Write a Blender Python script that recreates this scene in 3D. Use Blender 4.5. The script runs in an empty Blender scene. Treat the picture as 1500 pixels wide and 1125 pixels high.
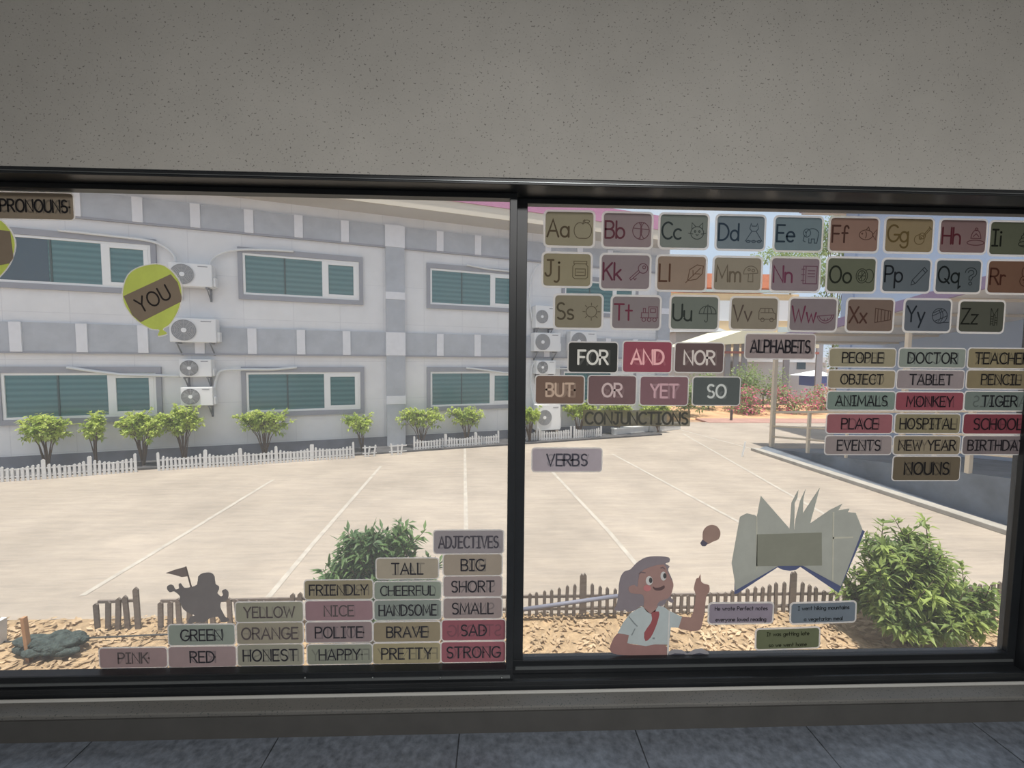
import bpy, bmesh, math, random
from math import sin, cos, pi, radians
from mathutils import Vector, Matrix
from mathutils.geometry import tessellate_polygon
random.seed(7)

# ---------------------------------------------------------------- camera
SC = bpy.context.scene
COL = SC.collection
FOC = 620.0
HEAD, PITCH, ROLL = radians(1.98767), radians(3.53787), radians(0.51953)
EYE = Vector((0.0, -1.5, 1.206))            # floor z = 0, right window pane at y = 0
FWD = Vector((sin(HEAD)*cos(PITCH), cos(HEAD)*cos(PITCH), -sin(PITCH)))
_r0 = Vector((cos(HEAD), -sin(HEAD), 0)); _u0 = _r0.cross(FWD)
RT = _r0*cos(ROLL) + _u0*sin(ROLL)
UP = _u0*cos(ROLL) - _r0*sin(ROLL)
cam_d = bpy.data.cameras.new('camera'); cam = bpy.data.objects.new('camera', cam_d); COL.objects.link(cam)
cam_d.sensor_width = 36; cam_d.lens = FOC/1500*36; cam_d.clip_start = 0.05; cam_d.clip_end = 400
cam.matrix_world = Matrix(((RT.x, UP.x, -FWD.x, EYE.x), (RT.y, UP.y, -FWD.y, EYE.y), (RT.z, UP.z, -FWD.z, EYE.z), (0, 0, 0, 1)))
SC.camera = cam

# ---------------------------------------------------------------- world, sun, fill light, exposure
SC.view_settings.view_transform = 'Standard'; SC.view_settings.look = 'None'
SC.view_settings.exposure = 0.0; SC.view_settings.gamma = 1.0
SC.view_settings.use_curve_mapping = False
W = bpy.data.worlds.new('sky'); SC.world = W; W.use_nodes = True
wn = W.node_tree.nodes; wl = W.node_tree.links; wn.clear()
w_out = wn.new('ShaderNodeOutputWorld'); w_bg = wn.new('ShaderNodeBackground')
w_tc = wn.new('ShaderNodeTexCoord'); w_map = wn.new('ShaderNodeMapping'); w_map.inputs['Scale'].default_value = (1.2, 1.2, 3.0)
w_no = wn.new('ShaderNodeTexNoise'); w_no.inputs['Scale'].default_value = 2.3; w_no.inputs['Detail'].default_value = 6
w_cr = wn.new('ShaderNodeValToRGB')
w_cr.color_ramp.elements[0].position = 0.44; w_cr.color_ramp.elements[0].color = (0.66, 0.81, 0.99, 1)
w_cr.color_ramp.elements[1].position = 0.62; w_cr.color_ramp.elements[1].color = (0.96, 0.97, 1.0, 1)
wl.new(w_tc.outputs['Generated'], w_map.inputs['Vector']); wl.new(w_map.outputs['Vector'], w_no.inputs['Vector'])
wl.new(w_no.outputs['Fac'], w_cr.inputs['Fac']); wl.new(w_cr.outputs['Color'], w_bg.inputs['Color'])
w_bg.inputs['Strength'].default_value = 0.85
wl.new(w_bg.outputs['Background'], w_out.inputs['Surface'])

sun_d = bpy.data.lights.new('sun', 'SUN'); sun = bpy.data.objects.new('sun', sun_d); COL.objects.link(sun)
sun_d.energy = 5.2; sun_d.angle = radians(1.5); sun_d.color = (1.0, 0.94, 0.84)
_az, _el = radians(180), radians(81.5)       # nearly overhead, a little behind the viewer
_to_sun = Vector((sin(_az)*cos(_el), cos(_az)*cos(_el), sin(_el)))
sun.rotation_euler = _to_sun.to_track_quat('Z', 'Y').to_euler(); sun.location = (0, 6, 14)

room_fill_d = bpy.data.lights.new('room_fill_light', 'AREA'); room_fill = bpy.data.objects.new('room_fill_light', room_fill_d); COL.objects.link(room_fill)
room_fill_d.shape = 'RECTANGLE'; room_fill_d.size = 1.6; room_fill_d.size_y = 0.8; room_fill_d.energy = 150; room_fill_d.color = (1.0, 0.965, 0.92)
room_fill.location = (0.5, -3.2, 2.85)  # unseen area light added to brighten the room

# ---------------------------------------------------------------- pixel -> place helpers
def ray(x, y):
    return RT*((x-750)/FOC) - UP*((y-562.5)/FOC) + FWD
def on_y(px, py, y):
    r = ray(px, py); return EYE + r*((y-EYE.y)/r.y)
def on_plane(px, py, pt, n):
    r = ray(px, py); return EYE + r*((pt-EYE).dot(n)/r.dot(n))
EYE_H = 2.8278
GZ = EYE.z - EYE_H                            # level of the court outside
def on_ground(px, py, z=None):
    return on_plane(px, py, Vector((0, 0, GZ if z is None else z)), Vector((0, 0, 1)))

# ---------------------------------------------------------------- materials
MATS = {}
def lin(c):
    return tuple(((v/255)/12.92 if v/255 <= .04045 else ((v/255+.055)/1.055)**2.4) for v in c)
def mat(name, col, rough=0.7, var=0.0, scale=8.0, bump=0.0, bscale=None, metal=0.0, spec=0.5, transl=0.0, col2=None):
    if name in MATS: return MATS[name]
    m = bpy.data.materials.new(name); m.use_nodes = True; MATS[name] = m
    nt = m.node_tree; n = nt.nodes; l = nt.links; b = n['Principled BSDF']; out = n['Material Output']
    b.inputs['Roughness'].default_value = rough; b.inputs['Metallic'].default_value = metal
    b.inputs['Specular IOR Level'].default_value = spec
    b.inputs['Base Color'].default_value = (*col, 1)
    src = None
    if var > 0 or col2:
        tc = n.new('ShaderNodeTexCoord'); no = n.new('ShaderNodeTexNoise'); cr = n.new('ShaderNodeValToRGB')
        no.inputs['Scale'].default_value = scale; no.inputs['Detail'].default_value = 5; no.inputs['Roughness'].default_value = .65
        l.new(tc.outputs['Object'], no.inputs['Vector']); l.new(no.outputs['Fac'], cr.inputs['Fac'])
        a = tuple(max(0, v*(1-var)) for v in col); c = col2 or tuple(min(1, v*(1+var)) for v in col)
        cr.color_ramp.elements[0].position = .3; cr.color_ramp.elements[0].color = (*a, 1)
        cr.color_ramp.elements[1].position = .7; cr.color_ramp.elements[1].color = (*c, 1)
        l.new(cr.outputs['Color'], b.inputs['Base Color']); src = cr.outputs['Color']
    if bump > 0:
        tc = n.new('ShaderNodeTexCoord'); no = n.new('ShaderNodeTexNoise'); bp = n.new('ShaderNodeBump')
        no.inputs['Scale'].default_value = bscale or scale*3; no.inputs['Detail'].default_value = 4
        bp.inputs['Strength'].default_value = bump; bp.inputs['Distance'].default_value = .02
        l.new(tc.outputs['Object'], no.inputs['Vector']); l.new(no.outputs['Fac'], bp.inputs['Height']); l.new(bp.outputs['Normal'], b.inputs['Normal'])
    if transl > 0:
        t = n.new('ShaderNodeBsdfTranslucent'); mx = n.new('ShaderNodeMixShader'); mx.inputs[0].default_value = transl
        t.inputs['Color'].default_value = (*col, 1)
        if src: l.new(src, t.inputs['Color'])
        l.new(b.outputs[0], mx.inputs[1]); l.new(t.outputs[0], mx.inputs[2]); l.new(mx.outputs[0], out.inputs['Surface'])
    return m
def film(name, col, keep, transl=0.6):
    """see-through film or dusty glass: `keep` of the light passes straight, the rest is scattered."""
    if name in MATS: return MATS[name]
    m = bpy.data.materials.new(name); m.use_nodes = True; MATS[name] = m
    nt = m.node_tree; n = nt.nodes; l = nt.links; n.clear(); out = n.new('ShaderNodeOutputMaterial')
    tr = n.new('ShaderNodeBsdfTransparent'); ts = n.new('ShaderNodeBsdfTranslucent'); df = n.new('ShaderNodeBsdfDiffuse')
    for s in (ts, df): s.inputs['Color'].default_value = (*col, 1)
    m1 = n.new('ShaderNodeMixShader'); m1.inputs[0].default_value = transl
    l.new(df.outputs[0], m1.inputs[1]); l.new(ts.outputs[0], m1.inputs[2])
    m2 = n.new('ShaderNodeMixShader'); m2.inputs[0].default_value = keep
    l.new(m1.outputs[0], m2.inputs[1]); l.new(tr.outputs[0], m2.inputs[2]); l.new(m2.outputs[0], out.inputs['Surface'])
    return m
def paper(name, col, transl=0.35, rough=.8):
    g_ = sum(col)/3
    return mat(name, tuple(min(.9, (v*.82+g_*.18)*2.8) for v in col), rough=rough, var=.05, scale=14, transl=transl, spec=.15)  # greyed and lightened: lens glare put into the paper colour

# ---------------------------------------------------------------- object helpers
def tag(o, label=None, cat=None, group=None, kind=None):
    if label: o['label'] = label
    if cat: o['category'] = cat
    if group: o['group'] = group
    if kind: o['kind'] = kind
    return o
def empty(name, loc=(0, 0, 0), rz=0.0, **k):
    o = bpy.data.objects.new(name, None); COL.objects.link(o); o.empty_display_size = .1
    o.location = loc; o.rotation_euler = (0, 0, rz); return tag(o, **k)
class MB:
    def __init__(s): s.v = []; s.f = []; s.smooth = False
    def quad(s, a, b, c, d):
        i = len(s.v); s.v += [tuple(a), tuple(b), tuple(c), tuple(d)]; s.f.append((i, i+1, i+2, i+3)); return s
    def hexa(s, p):                           # p: 4 lower corners (ccw seen from above), 4 upper corners
        i = len(s.v); s.v += [tuple(q) for q in p]
        for f in ((3, 2, 1, 0), (4, 5, 6, 7), (0, 1, 5, 4), (1, 2, 6, 5), (2, 3, 7, 6), (3, 0, 4, 7)): s.f.append(tuple(i+k for k in f))
        return s
    def box(s, x0, x1, y0, y1, z0, z1):
        return s.hexa([(x0, y0, z0), (x1, y0, z0), (x1, y1, z0), (x0, y1, z0), (x0, y0, z1), (x1, y0, z1), (x1, y1, z1), (x0, y1, z1)])
    def bar(s, a, b, w, h=None):              # straight bar of rectangular section
        a = Vector(a); b = Vector(b); d = (b-a).normalized(); h = h or w
        u = Vector((0, 0, 1)) if abs(d.z) < .9 else Vector((1, 0, 0))
        r = d.cross(u).normalized(); u = r.cross(d).normalized()
        c = [(-w/2, -h/2), (w/2, -h/2), (w/2, h/2), (-w/2, h/2)]
        i = len(s.v); s.v += [tuple(a+r*x+u*y) for x, y in c] + [tuple(b+r*x+u*y) for x, y in c]
        for f in ((3, 2, 1, 0), (4, 5, 6, 7), (0, 1, 5, 4), (1, 2, 6, 5), (2, 3, 7, 6), (3, 0, 4, 7)): s.f.append(tuple(i+k for k in f))
        return s
    def tube(s, pts, r, n=8, r1=None, cap=True):
        pts = [Vector(p) for p in pts]; i0 = len(s.v); m = len(pts); pu = None
        for k, p in enumerate(pts):
            d = (pts[min(k+1, m-1)]-pts[max(k-1, 0)]).normalized()
            if pu is None: pu = d.orthogonal().normalized()
            u = (pu - d*pu.dot(d)).normalized(); v = d.cross(u); pu = u
            rr = r if r1 is None else r+(r1-r)*k/(m-1)
            for j in range(n):
                a = 2*pi*j/n; s.v.append(tuple(p+u*cos(a)*rr+v*sin(a)*rr))
        for k in range(m-1):
            for j in range(n): s.f.append((i0+k*n+j, i0+k*n+(j+1) % n, i0+(k+1)*n+(j+1) % n, i0+(k+1)*n+j))
        if cap: s.f.append(tuple(i0+j for j in reversed(range(n)))); s.f.append(tuple(i0+(m-1)*n+j for j in range(n)))
        return s
    def disc(s, c, r, y0, y1, n=24):          # cylinder along local y, centre (x,z)
        i = len(s.v)
        for y in (y0, y1):
            for j in range(n): a = 2*pi*j/n; s.v.append((c[0]+cos(a)*r, y, c[1]+sin(a)*r))
        for j in range(n): s.f.append((i+j, i+(j+1) % n, i+n+(j+1) % n, i+n+j))
        s.f.append(tuple(i+j for j in reversed(range(n)))); s.f.append(tuple(i+n+j for j in range(n)))
        return s
    def ring(s, c, r0, r1, y0, y1, n=24):
        i = len(s.v)
        for y in (y0, y1):
            for r in (r0, r1):
                for j in range(n): a = 2*pi*j/n; s.v.append((c[0]+cos(a)*r, y, c[1]+sin(a)*r))
        def q(a, b):
            for j in range(n): s.f.append((i+a*n+j, i+a*n+(j+1) % n, i+b*n+(j+1) % n, i+b*n+j))
        q(0, 1); q(3, 2); q(2, 0); q(1, 3); return s
    def poly(s, pts, y0, y1):                 # outline in x,z given thickness y0..y1
        n = len(pts); i = len(s.v)
        s.v += [(x, y0, z) for x, z in pts] + [(x, y1, z) for x, z in pts]
        for t in tessellate_polygon([[Vector((x, z, 0)) for x, z in pts]]):
            s.f.append((i+t[0], i+t[1], i+t[2])); s.f.append((i+n+t[2], i+n+t[1], i+n+t[0]))
        for j in range(n): s.f.append((i+j, i+(j+1) % n, i+n+(j+1) % n, i+n+j))
        return s
    def ell(s, c, r, rings=8, segs=12):
        i = len(s.v); c = Vector(c)
        for a in range(rings+1):
            t = pi*a/rings
            for b in range(segs):
                p = 2*pi*b/segs; s.v.append((c.x+r[0]*sin(t)*cos(p), c.y+r[1]*sin(t)*sin(p), c.z+r[2]*cos(t)))
        for a in range(rings):
            for b in range(segs): s.f.append((i+a*segs+b, i+(a+1)*segs+b, i+(a+1)*segs+(b+1) % segs, i+a*segs+(b+1) % segs))
        return s
    def build(s, name, m, parent=None, bevel=0.0, smooth=False, fix=True, **k):
        me = bpy.data.meshes.new(name); me.from_pydata(s.v, [], s.f)
        if fix:
            bm = bmesh.new(); bm.from_mesh(me); bmesh.ops.recalc_face_normals(bm, faces=bm.faces)
            if bevel > 0: bmesh.ops.bevel(bm, geom=bm.edges[:], offset=bevel, segments=2, affect='EDGES', profile=.5)
            bm.to_mesh(me); bm.free()
        if smooth: me.shade_smooth()
        me.materials.append(m); o = bpy.data.objects.new(name, me); COL.objects.link(o)
        if parent: o.parent = parent
        return tag(o, **k)
def copy_tree(o, parent=None):
    c = o.copy(); COL.objects.link(c)
    if parent: c.parent = parent
    for ch in list(o.children): copy_tree(ch, c)
    return c
def smooth_pts(pts, n=4):
    out = []; m = len(pts)
    for i in range(m):
        p0, p1, p2, p3 = (pts[(i+k-1) % m] for k in range(4))
        for j in range(n):
            t = j/n
            out.append(tuple(.5*((2*p1[a])+(-p0[a]+p2[a])*t+(2*p0[a]-5*p1[a]+4*p2[a]-p3[a])*t*t+(-p0[a]+3*p1[a]-3*p2[a]+p3[a])*t**3) for a in (0, 1)))
    return out
# ---------------------------------------------------------------- the room
FZ = -0.062
def speckle(name, base, dark, rough, sc, thr, bump=.05):
    m = mat(name, base, rough=rough, var=.10, scale=1.7, bump=bump, bscale=120)
    nt = m.node_tree; n = nt.nodes; l = nt.links; b = n['Principled BSDF']
    src = b.inputs['Base Color'].links[0].from_socket
    tc = n.new('ShaderNodeTexCoord'); no = n.new('ShaderNodeTexNoise'); no.inputs['Scale'].default_value = sc; no.inputs['Detail'].default_value = 2
    cr = n.new('ShaderNodeValToRGB'); cr.color_ramp.elements[0].position = thr; cr.color_ramp.elements[1].position = thr+.05
    cr.color_ramp.elements[0].color = (0, 0, 0, 1); cr.color_ramp.elements[1].color = (1, 1, 1, 1)
    mx = n.new('ShaderNodeMix'); mx.data_type = 'RGBA'; mx.inputs[7].default_value = (*dark, 1)
    l.new(tc.outputs['Object'], no.inputs['Vector']); l.new(no.outputs['Fac'], cr.inputs['Fac'])
    l.new(cr.outputs['Color'], mx.inputs[0]); l.new(src, mx.inputs[6]); l.new(mx.outputs[2], b.inputs['Base Color'])
    return m
M_wall = speckle('speckled_plaster', (.42, .41, .385), (.19, .185, .172), .85, 155, .638)
M_sill = speckle('terrazzo_sill', (.135, .135, .13), (.05, .06, .058), .55, 170, .62)
M_in = mat('painted_wall', (.5, .48, .44), var=.05, scale=2)
# dark vinyl floor tiles with fine joints
M_floor = mat('dark_floor_tile', (.125, .145, .178), rough=.30, var=.42, scale=34, bump=.06, bscale=60)
_n = M_floor.node_tree.nodes; _l = M_floor.node_tree.links; _b = _n['Principled BSDF']; _src = _b.inputs['Base Color'].links[0].from_socket
_tc = _n.new('ShaderNodeTexCoord'); _mp = _n.new('ShaderNodeMapping'); _mp.inputs['Rotation'].default_value = (0, 0, radians(0)); _mp.inputs['Location'].default_value = (.12, .13, 0)
_br = _n.new('ShaderNodeTexBrick'); _br.offset = 0; _br.inputs['Scale'].default_value = 1; _br.inputs['Brick Width'].default_value = .6; _br.inputs['Row Height'].default_value = .6
_br.inputs['Mortar Size'].default_value = .0022; _br.inputs['Mortar Smooth'].default_value = 0; _br.inputs['Color1'].default_value = _br.inputs['Color2'].default_value = (1, 1, 1, 1); _br.inputs['Mortar'].default_value = (.25, .25, .25, 1)
_mm = _n.new('ShaderNodeMix'); _mm.data_type = 'RGBA'; _mm.blend_type = 'MULTIPLY'; _mm.inputs[0].default_value = 1
_l.new(_tc.outputs['Object'], _mp.inputs[0]); _l.new(_mp.outputs[0], _br.inputs['Vector']); _l.new(_src, _mm.inputs[6]); _l.new(_br.outputs['Color'], _mm.inputs[7]); _l.new(_mm.outputs[2], _b.inputs['Base Color'])

RX0, RX1, RY0, CZ = -3.4, 3.2, -6.0, 2.95
WY = -0.13                                     # room side of the window wall
ZT, ZB, XL, XR = 1.772, 0.018, -1.93, 2.03      # opening in the wall
wf = MB()
wf.box(RX0-.2, RX1+.2, WY, .03, ZT, CZ+.4); wf.box(RX0-.2, XL, WY, .03, ZB, ZT); wf.box(XR, RX1+.2, WY, .03, ZB, ZT)
wf.box(RX0-.2, RX1+.2, WY, .03, GZ, ZB-.003)
wf.build('wall_front', M_wall, kind='structure')
MB().box(RX0, RX1, WY-.012, WY, FZ, ZB-.006).build('baseboard_front', mat('dark_skirting', (.07, .07, .069), rough=.6, var=.1), kind='structure')
MB().box(RX0-1, RX1+1, .03, .95, 2.5, 2.62).build('sun_block_eaves', M_in, kind='structure')  # unseen eaves added to keep direct sun off the sill
MB().box(RX0, RX1, RY0, WY, FZ-.12, FZ).build('floor', M_floor, kind='structure')
MB().box(RX0-.2, RX1+.2, RY0-.2, WY, CZ, CZ+.12).build('ceiling', M_in, kind='structure')
MB().box(RX0-.2, RX0, RY0-.2, WY, FZ-.12, CZ).build('wall_left', M_in, kind='structure')
MB().box(RX1, RX1+.2, RY0-.2, WY, FZ-.12, CZ).build('wall_right', M_in, kind='structure')
MB().box(RX0, RX1, RY0-.2, RY0, FZ-.12, CZ).build('wall_back', M_in, kind='structure')
# sill slab under the window: a low speckled ledge with a rounded nose and a pale caulk line that doubles as the edge highlight
sl = MB().box(RX0+.01, RX1-.01, WY-.012, -.075, ZB-.004, ZB+.012).build('trim_1', M_sill, bevel=.004, kind='structure')
MB().tube([(XL, -.083, ZB+.014), (XR, -.083, ZB+.014)], .006, 8).build('sealant_highlight', mat('grey_sealant', (.42, .43, .42), rough=.5), sl)

# ---------------------------------------------------------------- the sliding window
M_alu = mat('dark_anodised_aluminium', (.020, .023, .027), rough=.40, metal=.2, var=.2, scale=5)
M_alu2 = mat('track_aluminium', (.22, .24, .25), rough=.32, metal=.6)
win = empty('window_1', (0, 0, 0), kind='structure')
GT, GB = 1.735, 0.101
LX0, LX1, RGX0, RGX1 = -1.86, .038, .100, 1.951
fr = MB()
fr.box(XL, XR, WY+.004, .028, GT+.018, ZT)                       # head
fr.box(XL, XL+.045, WY+.02, .028, ZB+.01, GT+.018); fr.box(XR-.045, XR, WY+.02, .028, ZB+.01, GT+.018)
fr.box(XL+.045, XR-.045, -.072, .028, ZB+.012, ZB+.030)          # bottom track base
fr.box(XL+.045, XR-.045, -.072, -.064, ZB+.030, ZB+.044)
fr.build('outer_frame', M_alu, win, bevel=.0015)
MB().box(XL+.06, XR-.06, -.066, -.058, GT+.026, GT+.028).build('head_track', M_alu2, win)
hb = MB().box(XL+.002, XR-.002, WY+.001, WY+.0035, GT+.0245, GT+.0265).build('head_track', M_alu2, win)
def sash(y, x0, x1, g0, g1, nm, hilite):
    s = MB(); t = .017
    s.box(x0, x1, y-t, y+t, GT, GT+.017); s.box(x0, x1, y-t, y+t, ZB+.031, GB)
    s.box(x0, g0, y-t, y+t, GB, GT); s.box(g1, x1, y-t, y+t, GB, GT)
    s.box(g0, g1, y-t-.004, y-t, GB-.006, GB)                   # glazing bead
    so = s.build('sash', M_alu, win, bevel=.0012)
    MB().box(x0+.01, x1-.01, y-t-.0035, y-t, hilite, hilite+.009).build('sash_highlight', M_alu2, so)  # pale strip draws the highlight along the sash bottom
    return so
SL = sash(-.024-.0185, XL+.046, .0625, LX0, LX1, 'l', ZB+.050)
SR = sash(.0, .0635, XR-.046, RGX0, RGX1, 'r', ZB+.048)
# weep plugs on the left track
for px in (447, 546, 645, 735):
    p = on_y(px, 991, -.065); MB().ell((p.x, -.0665, p.z-.004), (.004, .003, .004)).build('screw', M_alu2, SL, smooth=True)
M_glass_l = film('dusty_glass_left', (.86, .90, .95), .86)
M_glass_r = film('dusty_glass_right', (.88, .90, .94), .90)
YL, YR = -.024, .0                              # inner faces of the two panes
MB().quad((LX0-.002, YL, GB-.002), (LX1+.002, YL, GB-.002), (LX1+.002, YL, GT+.002), (LX0-.002, YL, GT+.002)).build('pane', M_glass_l, SL, fix=False)
MB().quad((RGX0-.002, YR, GB-.002), (RGX1+.002, YR, GB-.002), (RGX1+.002, YR, GT+.002), (RGX0-.002, YR, GT+.002)).build('pane', M_glass_r, SR, fix=False)
# ---------------------------------------------------------------- handwriting: letters and drawings as pen strokes
def EA(cx, cy, rx, ry, a0=0, a1=360, n=18):
    return [(cx+rx*cos(radians(a0+(a1-a0)*i/n)), cy+ry*sin(radians(a0+(a1-a0)*i/n))) for i in range(n+1)]
GL = {
'A': (.74, [[(0, 0), (.37, 1), (.74, 0)], [(.13, .34), (.61, .34)]]),
'B': (.58, [[(0, 0), (0, 1), (.26, 1)]+EA(.26, .76, .27, .24, 90, -90, 10)+[(0, .52)], [(.24, .52), (.3, .52)]+EA(.3, .26, .28, .26, 90, -90, 10)+[(0, 0)]]),
'C': (.66, [EA(.4, .5, .4, .5, 48, 312)]),
'D': (.66, [[(0, 0), (0, 1), (.18, 1)]+EA(.18, .5, .48, .5, 90, -90, 14)+[(0, 0)]]),
'E': (.52, [[(.52, 1), (0, 1), (0, 0), (.52, 0)], [(0, .52), (.44, .52)]]),
'F': (.52, [[(.52, 1), (0, 1), (0, 0)], [(0, .52), (.44, .52)]]),
'G': (.72, [EA(.4, .5, .4, .5, 48, 340)+[(.78, .42), (.46, .42)]]),
'H': (.62, [[(0, 0), (0, 1)], [(.62, 0), (.62, 1)], [(0, .5), (.62, .5)]]),
'I': (.40, [[(.2, 0), (.2, 1)], [(0, 1), (.4, 1)], [(0, 0), (.4, 0)]]),
'J': (.56, [[(.14, 1), (.56, 1)], [(.38, 1), (.38, .25)]+EA(.19, .24, .19, .24, 0, -165, 9)]),
'K': (.58, [[(0, 0), (0, 1)], [(.56, 1), (0, .44)], [(.18, .6), (.58, 0)]]),
'L': (.48, [[(0, 1), (0, 0), (.48, 0)]]),
'M': (.82, [[(0, 0), (.06, 1), (.41, .22), (.76, 1), (.82, 0)]]),
'N': (.66, [[(0, 0), (0, 1), (.66, 0), (.66, 1)]]),
'O': (.78, [EA(.39, .5, .39, .5, 90, 450)]),
'P': (.56, [[(0, 0), (0, 1), (.28, 1)]+EA(.28, .74, .28, .26, 90, -90, 10)+[(0, .48)]]),
'Q': (.80, [EA(.39, .5, .39, .5, 90, 450), [(.48, .24), (.8, -.06)]]),
'R': (.60, [[(0, 0), (0, 1), (.28, 1)]+EA(.28, .75, .28, .25, 90, -90, 10)+[(0, .5)], [(.26, .5), (.6, 0)]]),
'S': (.56, [EA(.29, .75, .25, .25, 40, 270, 12)+EA(.28, .25, .27, .25, 90, -140, 12)]),
'T': (.66, [[(0, 1), (.66, 1)], [(.33, 1), (.33, 0)]]),
'U': (.62, [[(0, 1), (0, .3)]+EA(.31, .3, .31, .3, 180, 360, 10)+[(.62, 1)]]),
'V': (.68, [[(0, 1), (.34, 0), (.68, 1)]]),
'W': (.96, [[(0, 1), (.24, 0), (.48, .8), (.72, 0), (.96, 1)]]),
'X': (.62, [[(0, 1), (.62, 0)], [(.62, 1), (0, 0)]]),
'Y': (.64, [[(0, 1), (.32, .48), (.64, 1)], [(.32, .48), (.32, 0)]]),
'Z': (.60, [[(0, 1), (.6, 1), (0, 0), (.6, 0)]]),
'a': (.54, [EA(.27, .3, .27, .3, 20, 380), [(.54, .6), (.54, 0)]]),
'b': (.54, [[(0, 1), (0, 0)], EA(.27, .3, .27, .3, 180, 540)]),
'c': (.48, [EA(.29, .3, .29, .3, 50, 310)]),
'd': (.54, [EA(.27, .3, .27, .3, 0, 360), [(.54, 1), (.54, 0)]]),
'e': (.54, [[(.02, .32), (.54, .32)]+EA(.28, .3, .27, .3, 5, 310)]),
'f': (.42, [EA(.3, .8, .14, .2, 20, 180, 8)+[(.16, 0)], [(0, .56), (.38, .56)]]),
'g': (.54, [EA(.27, .3, .27, .3, 0, 360), [(.54, .6), (.54, -.12)]+EA(.28, -.12, .26, .24, 0, -160, 9)]),
'h': (.50, [[(0, 1), (0, 0)], [(0, .34)]+EA(.25, .36, .25, .24, 180, 0, 8)+[(.5, 0)]]),
'i': (.10, [[(.05, .6), (.05, 0)], EA(.05, .84, .02, .02, 0, 360, 6)]),
'j': (.28, [[(.24, .6), (.24, -.16)]+EA(.06, -.16, .18, .2, 0, -130, 7), EA(.24, .84, .02, .02, 0, 360, 6)]),
'k': (.46, [[(0, 1), (0, 0)], [(.42, .6), (0, .24)], [(.14, .34), (.46, 0)]]),
'l': (.10, [[(.05, 1), (.05, 0)]]),
'm': (.74, [[(0, .6), (0, 0)], [(0, .36)]+EA(.18, .38, .18, .22, 180, 0, 7)+[(.36, 0)], [(.36, .36)]+EA(.55, .38, .19, .22, 180, 0, 7)+[(.74, 0)]]),
'n': (.48, [[(0, .6), (0, 0)], [(0, .34)]+EA(.24, .36, .24, .24, 180, 0, 8)+[(.48, 0)]]),
'o': (.56, [EA(.28, .3, .28, .3, 90, 450)]),
'p': (.54, [[(0, .6), (0, -.38)], EA(.27, .3, .27, .3, 180, 540)]),
'q': (.66, [EA(.27, .3, .27, .3, 0, 360), [(.54, .6), (.54, -.34), (.66, -.24)]]),
'r': (.34, [[(0, .6), (0, 0)], [(0, .34)]+EA(.2, .36, .2, .22, 180, 50, 6)]),
's': (.44, [EA(.23, .45, .19, .15, 40, 270, 9)+EA(.22, .15, .21, .15, 90, -140, 9)]),
't': (.44, [[(.2, .95), (.2, 0)], [(0, .6), (.44, .6)]]),
'u': (.50, [[(0, .6), (0, .22)]+EA(.25, .24, .25, .24, 180, 360, 8)+[(.5, .6)], [(.5, .6), (.5, 0)]]),
'v': (.50, [[(0, .6), (.25, 0), (.5, .6)]]),
'w': (.72, [[(0, .6), (.18, 0), (.36, .5), (.54, 0), (.72, .6)]]),
'x': (.46, [[(0, .6), (.46, 0)], [(.46, .6), (0, 0)]]),
'y': (.50, [[(0, .6), (.26, 0)], [(.5, .6), (.12, -.36)]]),
'z': (.46, [[(0, .6), (.46, .6), (0, 0), (.46, 0)]]),
'.': (.06, [EA(.03, .03, .03, .03, 0, 360, 6)]), ',': (.1, [[(.06, .06), (.0, -.14)]]), ' ': (.34, []),
}
def text_strokes(s, gap=.17):
    x = 0; out = []
    for ch in s:
        w, st = GL[ch]
        for p in st: out.append([(a+x, b) for a, b in p])
        x += w+gap
    return out, x-gap
def xf(strokes, sx, sy, dx, dy, mirror=False, rot=0.0):
    out = []
    for p in strokes:
        q = []
        for a, b in p:
            a, b = a*sx, b*sy
            if mirror: a = -a
            if rot: a, b = a*cos(rot)-b*sin(rot), a*sin(rot)+b*cos(rot)
            q.append((a+dx, b+dy))
        out.append(q)
    return out
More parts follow.
